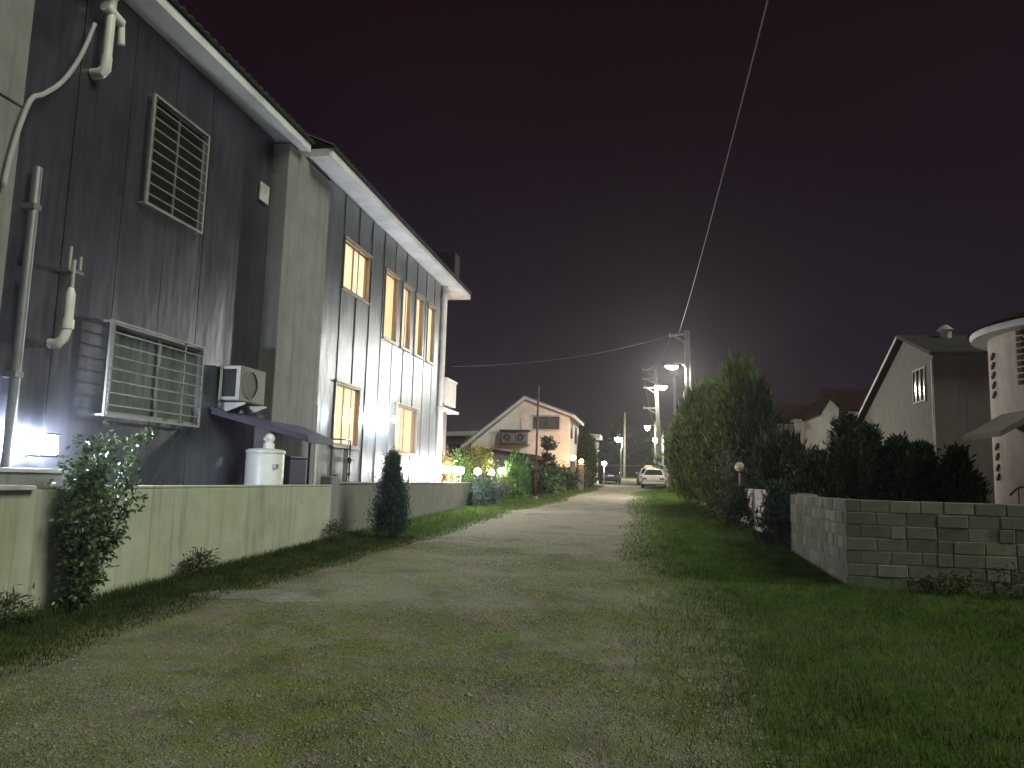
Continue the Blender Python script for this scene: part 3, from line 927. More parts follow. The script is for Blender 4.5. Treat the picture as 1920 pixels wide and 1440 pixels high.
MB().box(-7.22, -6.53, 13.42, 14.18, 1.805, 1.86).build('lid', M['navy'], bx_, bevel=.02)
gp = empty('gas_pipe', (-6.92, 17.3, .9), 'thin gas riser with valves in front of the lowest lit window', 'pipe')
MB().tube([(-6.93, 15.7, 2.30), (-6.93, 17.22, 2.36), (-6.93, 17.3, 2.33), (-6.93, 17.3, 2.2), (-6.93, 17.30, 1.4), (-6.93, 17.2, 1.28), (-6.93, 17.0, 1.25)], .018, 8).build('pipe', M['dark_metal'], gp, smooth=True)
MB().lathe((-6.93, 17.30, 1.80), [(.02, 0), (.05, .02), (.05, .12), (.02, .15)], 10).build('valve', M['dark_metal'], gp)
MB().box(-6.90, -6.88, 17.28, 17.46, 1.865, 1.885).build('valve_handle', M['dark_metal'], gp)
MB().lathe((-6.93, 17.30, 1.52), [(.02, 0), (.035, .015), (.035, .06), (.02, .08)], 10).build('union', M['dark_metal'], gp)

# ------------------------------------------------------------------ lamps on the left
def lantern(loc, label):
    r_ = empty('lantern', loc, label, 'lantern')
    x, y, z = loc
    MB().box(x - .11, x + .11, y - .11, y + .11, z, z + .03).build('base', M['dark_metal'], r_)
    MB().hexa([(x - .12, y - .12, z + .03), (x + .12, y - .12, z + .03), (x + .12, y + .12, z + .03), (x - .12, y + .12, z + .03)],
              [(x - .105, y - .105, z + .26), (x + .105, y - .105, z + .26), (x + .105, y + .105, z + .26), (x - .105, y + .105, z + .26)]).build('lit_panel', M['L_lantern'], r_, bevel=.035)
    MB().box(x - .12, x + .12, y - .12, y + .12, z + .262, z + .285).build('cap', M['dark_metal'], r_, bevel=.01)
    MB().box(-7.30, x - .10, y - .02, y + .02, z + .005, z + .028).build('bracket', M['dark_metal'], r_)
    return r_
pd = empty('concrete_plinth', (-6.85, 7.1, .3), 'pale concrete plinth carrying the bright lantern behind the green wall', 'plinth')
MB().box(-7.05, -6.50, 5.5, 7.75, .3, 1.47).build('body', M['concrete'], pd, bevel=.02)
MB().box(-7.06, -6.47, 5.45, 7.78, 1.475, 1.515).build('coping', M['cap_grey'], pd)
lantern((-7.08, 8.08, 1.65), 'glaring cold white box lantern against the dark cladding near the tall shrub')
tw = empty('wall_lamp', (-7.0, 19.4, 3.0), 'twin wall lamp glaring white between the two lower lit windows', 'lamp')
MB().lathe((-7.0, 19.36, 3.05), [(.07, 0), (.07, .03), (.03, .05)], 14, 'x').build('wall_plate', M['grey_metal'], tw)
MB().tube([(-6.96, 19.36, 3.05), (-6.80, 19.36, 3.03), (-6.74, 18.98, 3.00)], .014, 7).tube([(-6.80, 19.36, 3.03), (-6.74, 19.76, 3.02)], .014, 7).build('arm', M['grey_metal'], tw)
MB().sphere((-6.72, 18.92, 3.03), .105, 18, 12).build('globe', M['L_twin'], tw, smooth=True)
MB().sphere((-6.72, 19.82, 3.05), .085, 18, 12).build('globe', M['L_twin'], tw, smooth=True)


def post_globe(x, y, z0, zc, rad, gm, label, group, pm='white_metal'):
    r_ = empty('globe_lamp', (x, y, z0), label, 'lamp', group)
    MB().tube([(x, y, z0), (x, y, zc - rad - .02)], .022, 8).build('post', M[pm], r_, smooth=True)
    MB().lathe((x, y, zc - rad - .03), [(.03, 0), (.06, .02), (.05, .05)], 12).build('collar', M['dark_metal'], r_)
    MB().sphere((x, y, zc), rad, 20, 12).build('globe', M[gm], r_, smooth=True)
    return r_
ord_ = ['first', 'second', 'third', 'fourth', 'fifth', 'sixth', 'seventh']
for i, yy in enumerate([23.5, 24.4, 25.2, 26.0, 28.7, 31.3, 33.4]):
    post_globe(-6.36, yy, zg(yy) + .80 if yy > 33 else 1.38, 1.79 if yy < 33 else 1.9, .125, 'L_white',
               'lit white globe on the garden wall, %s of seven counting from the clad house' % ord_[i], 'white globes along the garden wall')

# ------------------------------------------------------------------ walls on the left
wl = empty('boundary_wall', (-6.28, 9.5, 0), 'pale green rendered wall with dark rain streaks along the lane', 'wall')
MB().box(-6.38, -6.20, 3.0, 14.62, -.2, 1.30).build('body', M['green_render'], wl, bevel=.012)
MB().box(-6.385, -6.195, 7.3, 14.62, 1.302, 1.335).build('coping', M['green_render'], wl, bevel=.01)
sl = MB().hexa([(-6.95, 3.0, 1.34), (-6.12, 3.0, 1.31), (-6.12, 6.95, 1.30), (-6.5, 7.12, 1.30)], [(-6.95, 3.0, 1.385), (-6.12, 3.0, 1.355), (-6.12, 6.95, 1.345), (-6.5, 7.12, 1.345)]).build('coping_slab', M['cap_grey'], wl, bevel=.008)
w2 = empty('boundary_wall', (-6.33, 22, .2), 'grey rendered garden wall behind the pointed cypress, globes on top', 'wall')
MB().box(-6.47, -6.25, 15.06, 33.0, -.1, 1.34).build('body', M['grey_render'], w2, bevel=.012)
MB().box(-6.49, -6.23, 15.06, 33.0, 1.343, 1.38).build('coping', M['grey_render'], w2, bevel=.01)
w3 = empty('wall_post', (-6.33, 14.84, .2), 'short concrete post with a rounded dark cap between the green and grey walls', 'post')
MB().box(-6.46, -6.21, 14.63, 15.05, -.1, 1.50).build('shaft', M['concrete'], w3, bevel=.02)
MB().lathe((-6.34, 15.10, 1.34), [(.10, 0), (.11, .05), (.10, .13), (.06, .18), (.01, .2)], 14).build('cap', M['dark_metal'], w3, smooth=True)

# ------------------------------------------------------------------ plants on the left
def tall_shrub():
    r = np.random.default_rng(5)
    base = (-5.93, 7.36, zg(7.36))
    root = empty('leafy_shrub', base, 'tall narrow glossy-leaved shrub climbing in front of the pale green wall', 'shrub')
    mb = MB()
    tips = []
    for i in range(15):
        a = r.uniform(0, 6.28)
        p0 = Vector(base) + Vector((r.normal(0, .05), r.normal(0, .06), 0))
        hgt = r.uniform(1.2, 2.05)
        top = Vector(base) + Vector((.02 + .20 * math.cos(a), .36 + .52 * math.sin(a), hgt))
        pts = [p0, p0.lerp(top, .3) + Vector((r.normal(0, .04), r.normal(0, .05), 0)), p0.lerp(top, .65) + Vector((r.normal(0, .05), r.normal(0, .06), 0)), top]
        mb.tube(pts, [.016, .013, .010, .004], 5)
        for k in range(58):
            t = r.uniform(.08, 1)
            j = min(2, int(t * 3)); q = pts[j].lerp(pts[j + 1], t * 3 - j)
            tips.append((q, t))
    mb.build('stem', M['bark'], root, smooth=True)
    P = []; D = []
    for q, t in tips:
        d = Vector((r.normal(), r.normal(), r.normal(0, .6) + .1)).normalized()
        ln = r.uniform(.06, .20) * (.5 + .7 * t)
        for _ in range(9):
            s = r.uniform(.1, 1.1)
            p = q + d * ln * s + Vector(r.normal(0, .022, 3))
            P.append(p); D.append(d * .6 + Vector((r.normal(0, .7), r.normal(0, .7), r.normal(-.25, .6))))
    P = np.array([tuple(p) for p in P]); D = unit(np.array([tuple(d) for d in D]))
    P[:, 2] = np.maximum(P[:, 2], base[2] + .06)
    Ln = r.uniform(.05, .085, len(P))
    V, Q = leaves_mesh(P, D, Ln, Ln * .5)
    np_mesh('foliage', V, Q, M['leaf_glossy'], root)
tall_shrub()
cone = lambda t: (min(1, t * 5 + .45)) * (1 - t) ** .75 + .03
egg = lambda t: math.sin(PI * min(1, (t * .86 + .12))) ** .8
drop = lambda t: (min(1, .72 + t * 1.4)) * (1 - t ** 1.8) ** .9 + .02
tear = lambda t: (min(1, .62 + t * 1.5)) * (1 - t) ** .8 * (1.25 if t > .25 else 1 + t) * .95 + .01
spire = lambda t: (min(1, t * 4 + .3)) * (1 - t) ** .6 + .04
conifer('cypress', 'dark pointed cypress standing in front of the grey garden wall', 'cypress', (-5.18, 15.3, zg(15.3)), 1.66, .36, 22000, 'leaf_cypress', tear, 21, L=(.03, .07), up=2.2, tips=900, tr=.03)
conifer('thuja', 'bright green feathery thuja lit by the white globes beside the rusty pole', 'conifer', (-5.75, 33.6, zg(33.6)), 1.75, .62, 7000, 'leaf_bright', drop, 22, L=(.10, .22), up=1.8, spikes=120, tr=.03)
bush('bush', 'dark rounded bush in front of the garden wall below the globes', 'bush', (-5.75, 27.2, zg(27.2)), (.9, 1.5, 1.05), 4500, 'leaf_cypress', 23, L=(.05, .1))
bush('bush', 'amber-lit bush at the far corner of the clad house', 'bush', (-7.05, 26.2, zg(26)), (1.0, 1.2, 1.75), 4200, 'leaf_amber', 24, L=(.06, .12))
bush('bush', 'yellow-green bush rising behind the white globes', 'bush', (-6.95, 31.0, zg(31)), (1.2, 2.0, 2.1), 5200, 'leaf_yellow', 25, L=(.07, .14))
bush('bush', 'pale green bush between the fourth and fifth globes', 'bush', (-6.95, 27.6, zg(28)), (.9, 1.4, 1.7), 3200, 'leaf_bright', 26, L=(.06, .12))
bush('bush', 'grey-green bush at the end of the garden wall', 'bush', (-5.85, 30.4, zg(30.4)), (.7, 1.4, .9), 2600, 'leaf_greygreen', 27, L=(.05, .1))

for lb, x, y, sz, sd in [('ragged weed clump at the foot of the pale green wall, halfway along', -6.02, 9.75, (.35, .6, .34), 81),
                         ('dark weed clump where the pale green wall meets the grey post', -5.95, 14.4, (.4, .7, .36), 82),
                         ('tall weeds below the coping slab at the near end of the green wall', -5.95, 6.45, (.35, .7, .32), 83),
                         ('dark weeds growing against the front of the block wall', 4.9, 11.45, (1.2, .5, .42), 84),
                         ('low weeds beside the block wall near its corner', 3.9, 11.5, (.7, .4, .22), 85)]:
    bush('weed_clump', lb, 'weeds', (x, y, zg(y)), sz, 700, 'weed', sd, 'weeds along the walls', L=(.04, .10), W=.2, clumps=24, stems=6, sr=.004)
tag(MB().tube([(-7.28, 11.18, 2.24), (-7.285, 10.9, 1.9), (-7.28, 10.35, 1.2)], .007, 5).build('cable', M['dark_metal']), 'thin cable slanting down the cladding below the lower barred window', 'cable')

# rusty pole
rp = empty('rusty_pole', (-4.9, 34.0, zg(34)), 'slender rusty steel pole standing in front of the white gable house', 'pole')
MB().tube([(-4.91, 34, zg(34) + .12), (-4.86, 34, 5.76)], [.055, .042], 10).build('shaft', M['rust'], rp, smooth=True)
MB().lathe((-4.91, 34, zg(34)), [(.16, 0), (.16, .1), (.10, .14)], 12).build('footing', M['concrete'], rp)

# ------------------------------------------------------------------ white gable house down the lane
wh = empty('gable_house', (-8, 53, zg(52)), 'white gable house down the lane with two caged air conditioners', 'house')
MB().prism([(-11.56, .8), (-11.56, 3.80), (-8.02, 6.72), (-5.07, 5.68), (-5.07, .8)], 'y', 50, 57).build('wall', M['plaster_white'], wh)
def slope(p, q, y0, y1, th, mt, par, name='roof'):
    return MB().prism([p, q, (q[0], q[1] + th), (p[0], p[1] + th)], 'y', y0, y1).build(name, M[mt], par)
slope((-12.2, 3.42), (-8.02, 6.78), 49.55, 57.3, .16, 'soffit', wh)
slope((-8.018, 6.78), (-4.72, 5.60), 49.55, 57.3, .16, 'soffit', wh)
MB().prism([(-12.2, 3.60), (-8.02, 6.96), (-4.70, 5.78), (-4.70, 5.82), (-8.02, 7.02), (-12.2, 3.66)], 'y', 49.5, 57.35).build('roof_covering', M['grey_metal'], wh)
def win_y(par, y, x0, x1, z0, z1, frame, pane, panes=2):
    mb = MB()
    t_ = .06
    mb.box(x0, x0 + t_, y - .06, y + .02, z0, z1).box(x1 - t_, x1, y - .06, y + .02, z0, z1).box(x0 + t_, x1 - t_, y - .06, y + .02, z0, z0 + t_).box(x0 + t_, x1 - t_, y - .06, y + .02, z1 - t_, z1)
    wdw = mb.build('window', M[frame], par)
    step = (x1 - x0 - 2 * t_) / panes
    for i in range(panes):
        a = x0 + t_ + i * step
        MB().box(a + .004, a + step - .004, y - .025, y - .015, z0 + t_, z1 - t_).build('pane', M[pane], wdw)
        if i: MB().box(a - .025, a + .025, y - .05, y - .026, z0 + t_, z1 - t_).build('mullion', M[frame], wdw)
    return wdw
def win_x(par, x, y0, y1, z0, z1, frame, pane, sgn=1):
    mb = MB(); t_ = .06
    xa, xb = (x - .02, x + .05) if sgn > 0 else (x - .05, x + .02)
    mb.box(xa, xb, y0, y0 + t_, z0, z1).box(xa, xb, y1 - t_, y1, z0, z1).box(xa, xb, y0 + t_, y1 - t_, z0, z0 + t_).box(xa, xb, y0 + t_, y1 - t_, z1 - t_, z1)
    wdw = mb.build('window', M[frame], par)
    c = x + .015 * sgn
    MB().box(c - .004, c + .004, y0 + t_, y1 - t_, z0 + t_, z1 - t_).build('pane', M[pane], wdw)
    return wdw
M['pane_grey'] = mat('grey_pane', (.10, .11, .12), .15, 0, .1, 2, 0)
M['pane_dark'] = mat('dark_pane', (.025, .025, .03), .1, 0, .1, 2, 0)
wv = win_y(wh, 50.0, -7.42, -5.74, 4.86, 5.66, 'dark_metal', 'pane_grey')
MB().box(-7.5, -7.47, 49.78, 49.8, 4.78, 5.74).box(-5.69, -5.66, 49.78, 49.8, 4.78, 5.74).box(-7.47, -5.69, 49.78, 49.8, 4.78, 4.81).box(-7.47, -5.69, 49.78, 49.8, 5.71, 5.74).build('grille', M['grey_metal'], wv)
win_x(wh, -5.07, 50.9, 51.9, 4.35, 5.35, 'brick_brown', 'pane_dark')
win_x(wh, -5.07, 53.8, 55.0, 4.15, 5.25, 'brick_brown', 'pane_dark')
MB().prism([(-10.4, .8), (-10.4, 3.36), (-6.55, 2.92), (-6.55, .8)], 'y', 45.2, 49.98).build('annex', M['plaster_grey'], wh)
MB().prism([(-10.55, 3.385), (-6.45, 2.915), (-6.45, 2.985), (-10.55, 3.455)], 'y', 45.0, 49.99).build('annex_roof', M['roof_dark'], wh)
MB().tube([(-8.22, 49.9, 4.75), (-8.22, 49.9, 5.6)], .025, 6).build('conduit', M['grey_metal'], wh)
dr = MB().box(-6.54, -6.0, 45.9, 46.0, 1.0, 2.75).build('doorway', M['black_in'], wh)
MB().box(-6.32, -6.12, 45.86, 45.89, 2.05, 2.62).build('lit_glass', M['lit_door'], dr)
MB().prism([(45.4, 2.62), (45.88, 2.80), (45.88, 2.72), (45.4, 2.56)], 'x', -6.42, -6.08).build('door_hood', M['red_cloth'], dr)
cg = empty('air_conditioner_cage', (-8.57, 49.6, 3.7), 'caged pair of round-fanned air conditioners on the white gable', 'air conditioner')
MB().box(-9.55, -7.6, 49.2, 49.98, 4.66, 4.73).build('canopy', M['roof_dark'], cg)
mb = MB()
for x in (-9.45, -8.57, -7.70): mb.box(x - .015, x + .015, 49.25, 49.28, 3.72, 4.66)
mb.box(-9.45, -7.7, 49.25, 49.28, 3.72, 3.75).box(-9.45, -7.7, 49.25, 49.28, 3.95, 3.97)
mb.build('cage', M['dark_metal'], cg)
for x in (-9.02, -8.13):
    u = MB().box(x - .40, x + .40, 49.4, 49.75, 3.85, 4.55).build('unit', M['grey_metal'], cg, bevel=.02)
    MB().lathe((x - .06, 49.385, 4.24), [(.24, 0), (.24, .014)], 20, 'y').build('fan', M['dark_metal'], u)
    MB().lathe((x - .06, 49.37, 4.24), [(.08, 0), (.08, .012)], 14, 'y').build('hub', M['grey_metal'], u)
MB().box(-9.5, -7.65, 49.3, 49.98, 3.76, 3.80).build('shelf', M['dark_metal'], cg)

bb = empty('flat_roofed_house', (-15, 63, zg(62)), 'dim flat-roofed house half hidden behind the white gable', 'house')
MB().box(-19, -13.2, 60.5, 68, 1, 4.7).build('wall', M['plaster_grey'], bb)
MB().prism([(-19.5, 4.72), (-12.6, 4.95), (-12.6, 5.32), (-19.5, 5.02)], 'y', 60.0, 68.3).build('roof', M['soffit'], bb)
win_y(bb, 60.5, -15.9, -14.6, 3.1, 4.2, 'dark_metal', 'pane_dark')

# trees, hedges, lamps before the white house
def hedge(name, label, x0, x1, y0, y1, z0f, h, n, mt, seed):
    r = np.random.default_rng(seed)
    root = empty(name, ((x0 + x1) / 2, (y0 + y1) / 2, z0f((y0 + y1) / 2)), label, 'hedge')
    c = np.stack([r.uniform(x0, x1, n // 40), r.uniform(y0, y1, n // 40), r.random(n // 40) ** .7], 1)
    k = r.integers(0, len(c), n)
    P = c[k].copy()
    P[:, 2] = zgv(P[:, 1]) + P[:, 2] * h * (1 + .12 * np.sin(P[:, 1] * 1.3 + seed))
    P += r.normal(0, .16, (n, 3))
    P[:, 2] = np.maximum(P[:, 2], zgv(P[:, 1]) + .04)
    D = unit(r.normal(0, 1, (n, 3)) + np.array([.2, -.4, .5]))
    Ln = r.uniform(.12, .24, n)
    V, Q = leaves_mesh(P, D, Ln, Ln * .5)
    np_mesh('foliage', V, Q, M[mt], root)
    mb = MB()
    for i in range(10):
        yy = y0 + (y1 - y0) * (i + .5) / 10; xx = (x0 + x1) / 2
        mb.tube([(xx, yy, zg(yy)), (xx + r.normal(0, .2), yy + r.normal(0, .2), zg(yy) + h * .7)], [.04, .012], 5)
    mb.build('stem', M['bark'], root)
    return root
hedge('hedge', 'loose dark hedge below the white gable house, behind the rusty pole', -6.3, -4.9, 38.5, 46, zg, 1.15, 9000, 'leaf_hedge', 31)
hedge('hedge', 'low hedge below the two warm orange globes', -5.2, -4.2, 47, 62, zg, 1.05, 8000, 'leaf_hedge', 32)
conifer('cedar_tree', 'sparse dark cedar in front of the white gable wall', 'tree', (-5.75, 44.6, zg(44.6)), 3.15, .95, 3200, 'leaf_hedge', lambda t: (.35 + .65 * abs(math.sin(t * 11))) * (1 - t * .7), 33, tips=34, L=(.14, .3), up=.35, tr=.06)
conifer('creeper_column', 'tall rounded evergreen glowing orange beside the white gable house', 'tree', (-4.5, 56.5, zg(56.5)), 3.75, 1.0, 8000, 'leaf_hedge', lambda t: .8 * (1 - t ** 6) + .1, 34, L=(.14, .28), up=.9, tr=.08)
def gate_globe(x, y, zc, rad, gm, label, group=None, w_=.16):
    r_ = empty('gate_lamp', (x, y, zg(y)), label, 'lamp', group)
    z = zg(y)
    MB().box(x - w_, x + w_, y - w_, y + w_, z, zc - rad - .09).build('pillar', M['plaster_brown'], r_, bevel=.02)
    MB().box(x - w_ - .04, x + w_ + .04, y - w_ - .04, y + w_ + .04, zc - rad - .09, zc - rad - .03).build('cap', M['cap_grey'], r_)
    MB().sphere((x, y, zc), rad, 16, 10).build('globe', M[gm], r_, smooth=True)
gate_globe(-4.62, 48.2, 2.98, .17, 'L_warm', 'warm orange globe lamp by the corner of the white gable house')
gate_globe(-4.16, 48.9, 2.78, .14, 'L_warm', 'smaller warm orange globe lamp nearer the tall evergreen')
pc = empty('porch', (-4.2, 61, zg(61)), 'white porch column with a flared head beyond the tall evergreen', 'porch')
MB().lathe((-3.97, 60.5, zg(60.5)), [(.26, 0), (.20, .25), (.14, .6), (.12, 1.6), (.14, 2.3), (.2, 2.8)], 14).build('column', M['plaster_white'], pc, smooth=True)
MB().prism([(-3.85, 3.95), (-3.78, 4.55), (-4.9, 5.15), (-4.9, 4.95), (-4.25, 4.55), (-4.12, 3.95)], 'y', 60.35, 60.65).build('bracket', M['plaster_white'], pc)
MB().box(-6.5, -3.7, 60.2, 63.5, 4.9, 5.2).build('beam', M['plaster_white'], pc)
bl = empty('balcony_lamp', (-7.42, 25.55, 6.7), 'warm lamp under the far eave corner of the clad house', 'lamp')
MB().box(-7.50, -7.36, 25.05, 25.45, 6.93, 6.97).build('bracket', M['dark_metal'], bl)
MB().sphere((-7.42, 25.55, 6.95), .08, 14, 10).build('globe', M['L_warm'], bl, smooth=True)
post_globe(-3.42, 61.5, zg(61.5), 2.95, .17, 'L_small', 'single cold white globe above the dark parked car', None)

# ------------------------------------------------------------------ cars
def car(name, label, x, y, rot, paint, sign=False, group=None):
    """saloon; local frame: rear at -y, front at +y, x across"""
    root = empty(name, (0, 0, 0), label, 'car', group)
    # body stations: y, half width, z bottom, z belt
    st = [(-2.15, .72, .42, .78), (-2.05, .80, .30, .90), (-1.6, .84, .24, .97), (-.9, .85, .22, .96), (.6, .85, .22, .94), (1.3, .84, .24, .88), (1.9, .79, .28, .78), (2.15, .68, .40, .66)]
    V = []; F = []
    for yy, hw, zb, zt in st:
        V += [(-hw * .93, yy, zb), (-hw, yy, zb + .15), (-hw, yy, zt - .14), (-hw * .93, yy, zt), (hw * .93, yy, zt), (hw, yy, zt - .14), (hw, yy, zb + .15), (hw * .93, yy, zb)]
    n = 8
    for i in range(len(st) - 1):
        for k in range(n):
            F.append((i * n + k, i * n + (k + 1) % n, (i + 1) * n + (k + 1) % n, (i + 1) * n + k))
    F.append(tuple(range(n))); F.append(tuple((len(st) - 1) * n + k for k in reversed(range(n))))
    mb = MB(); mb.add(V, F)
    body = mb.build('body', M[paint], root, smooth=True, auto=True)
    # cabin
    lo = [(-.78, -1.45, .95), (.78, -1.45, .95), (.78, .95, .92), (-.78, .95, .92)]
    hi = [(-.58, -.85, 1.37), (.58, -.85, 1.37), (.58, .15, 1.38), (-.58, .15, 1.38)]
    MB().hexa(lo, hi).build('cabin', M[paint], root, bevel=.03)
    def pane(nm, q, a, b_, c, d, m_=.10):
        p = [Vector(v) for v in (a, b_, c, d)]
        ce = sum(p, Vector()) / 4
        nn = (p[1] - p[0]).cross(p[3] - p[0]).normalized()
        if nn.dot(ce - Vector((0, -.3, 1.1))) < 0: nn = -nn
        pp = [ce + (v - ce) * (1 - m_) for v in p]
        MB().hexa([v - nn * .004 for v in pp], [v + nn * .008 for v in pp]).build(nm, M['car_glass'], root)
    pane('rear_window', 0, lo[0], lo[1], hi[1], hi[0])
    pane('windscreen', 0, lo[2], lo[3], hi[3], hi[2])
    for s in (0, 1):
        a, b_, c, d = (lo[3], lo[0], hi[0], hi[3]) if s == 0 else (lo[1], lo[2], hi[2], hi[1])
        ml, mh = [(Vector(a) + Vector(b_)) / 2, (Vector(c) + Vector(d)) / 2]
        pane('side_window', 0, a, tuple(ml), tuple(mh), d); pane('side_window', 0, tuple(ml), b_, c, tuple(mh))
    MB().box(-.80, .80, -2.24, -2.02, .34, .52).build('rear_bumper', M[paint], root, bevel=.04)
    MB().box(-.79, .79, -2.19, -2.10, .53, .565).build('bumper_strip', M['dark_metal'], root)
    MB().box(-.76, .76, 2.05, 2.24, .30, .50).build('front_bumper', M[paint], root, bevel=.04)
    for s in (-1, 1):
        MB().box(s * .46, s * .76, -2.165, -2.08, .64, .77).build('taillight', M['tail_red'], root, bevel=.01)
        MB().box(s * .46, s * .68, 2.08, 2.17, .52, .64).build('headlight', M['plate'], root, bevel=.01)
        MB().box(s * .86, s * 1.0, .55, .68, .92, 1.04).build('mirror', M[paint], root, bevel=.02)
        for yy in (-1.32, 1.32):
            t_ = MB().lathe((s * .80 - .09, yy, .30), [(.20, 0), (.30, .02), (.31, .09), (.30, .16), (.20, .18)], 20, 'x').build('wheel', M['rubber'], root, smooth=True, auto=True)
            MB().lathe((s * .80 - .095, yy, .30), [(.18, 0), (.19, .095), (.18, .19)], 16, 'x').build('rim', M['grey_metal'], t_)
    MB().box(-.26, .26, -2.175, -2.12, .66, .76).build('number_plate', M['plate'], root)
    if sign:
        sg = MB().hexa([(-.42, -.5, 1.40), (.42, -.5, 1.40), (.42, -.15, 1.40), (-.42, -.15, 1.40)], [(-.26, -.45, 1.66), (.26, -.45, 1.66), (.26, -.2, 1.66), (-.26, -.2, 1.66)]).build('roof_sign', M['yellow_pl'], root, bevel=.03)
    sl = (zg(y + 2) - zg(y - 2)) / 4
    root.location = (x, y, zg(y) + .006)
    root.rotation_euler = (math.atan(sl), 0, rot)
    return root
car('parked_car', 'white saloon parked nearest on the verge, its rear towards us', .46, 59.0, math.radians(-2), 'car_white', group='cars parked down the lane')
car('parked_car', 'white saloon with a pale yellow roof sign parked ahead of the other white one', .02, 66.0, math.radians(3), 'car_white', True, group='cars parked down the lane')
car('parked_car', 'dark saloon parked on the far side of the lane below the cold white globe', -3.35, 67.5, math.radians(8), 'car_dark', group='cars parked down the lane')

# ------------------------------------------------------------------ utility poles, street lamps, wires
def pole(x, y, ztop, label, lean=(0, 0), wb=.34, wt=.20, arms=(), col='pole', base=None):
    z0 = zg(y)
    r_ = empty('utility_pole', (x, y, z0), label, 'pole', 'utility poles along the lane')
    lx, ly = lean
    def ring(k, zz):
        cx, cy = x + lx * k, y + ly * k
        hw = (wb + (wt - wb) * k) / 2
        return cx, cy, hw, zz
    N = 6
    mb = MB(); V = []; F = []
    for i in range(N + 1):
        k = i / N
        cx, cy, hw, zz = ring(k, z0 + (ztop - z0) * k)
        g = hw * .45; d = hw * .45; hd = hw * .62
        # I-section: channels on the two faces along the lane
        V += [(cx - hw, cy - hd, zz), (cx - g, cy - hd, zz), (cx - g * .9, cy - hd + d * .7, zz), (cx + g * .9, cy - hd + d * .7, zz), (cx + g, cy - hd, zz), (cx + hw, cy - hd, zz),
              (cx + hw, cy + hd, zz), (cx + g, cy + hd, zz), (cx + g * .9, cy + hd - d * .7, zz), (cx - g * .9, cy + hd - d * .7, zz), (cx - g, cy + hd, zz), (cx - hw, cy + hd, zz)]
    n = 12
    for i in range(N):
        for k in range(n):
            F.append((i * n + k, i * n + (k + 1) % n, (i + 1) * n + (k + 1) % n, (i + 1) * n + k))
    F.append(tuple(reversed(range(n)))); F.append(tuple(N * n + k for k in range(n)))
    mb.add(V, F); mb.build('shaft', M[col], r_)
    for (za, ln, drop_) in arms:
        k = (za - z0) / (ztop - z0); cx = x + lx * k; cy = y + ly * k
        hw = (wb + (wt - wb) * k) / 2
        MB().beam((cx - hw, cy - .02, za), (cx - hw - ln, cy - .02, za - drop_), .09, .10).build('crossarm', M[col], r_)
        MB().beam((cx - hw, cy - .02, za - .42), (cx - hw - ln * .62, cy - .02, za - drop_ * .6 - .06), .06, .06).build('brace', M[col], r_)
        MB().lathe((cx - hw - ln * .94, cy - .02, za - drop_ * .94 + .055), [(.02, 0), (.045, .02), (.03, .05), (.045, .08), (.02, .11)], 10).build('insulator', M['insulator'], r_)
    return r_
pa = pole(2.05, 39.0, 9.2, 'nearest pale concrete pole rising out of the conifers, bracket arm on top', (-.16, 0), .40, .24, [(9.02, .78, .10)])
MB().box(1.72, 1.82, 38.9, 39.06, 5.85, 6.15).build('fuse_box', M['pole'], pa)
pole(1.98, 55, 9.1, 'slim dim concrete pole just behind the nearest one', (-.2, 0), .30, .18)
pcx = pole(1.03, 62.5, 10.75, 'tall concrete pole with four crossarms beside the white cars', (-.5, 0), .42, .24, [(10.62, .95, 0), (9.95, .95, .1), (9.15, .9, 0), (7.5, .95, 0)])
pole(-2.62, 88, 9.4, 'dark thin pole behind the far green-lit lamp post', (0, 0), .26, .16, col='plaster_brown')
pole(.75, 86.5, 8.3, 'far concrete pole carrying the higher of the distant lamps', (0, 0), .30, .2)
pole(1.5, 82, 6.9, 'far concrete pole carrying the lower of the distant lamps', (0, 0), .30, .2)
pole(2.05, -6.0, 8.9, 'concrete pole at the near end of the overhead wire', (-.1, 0), .40, .24, [(8.72, .6, 0)])


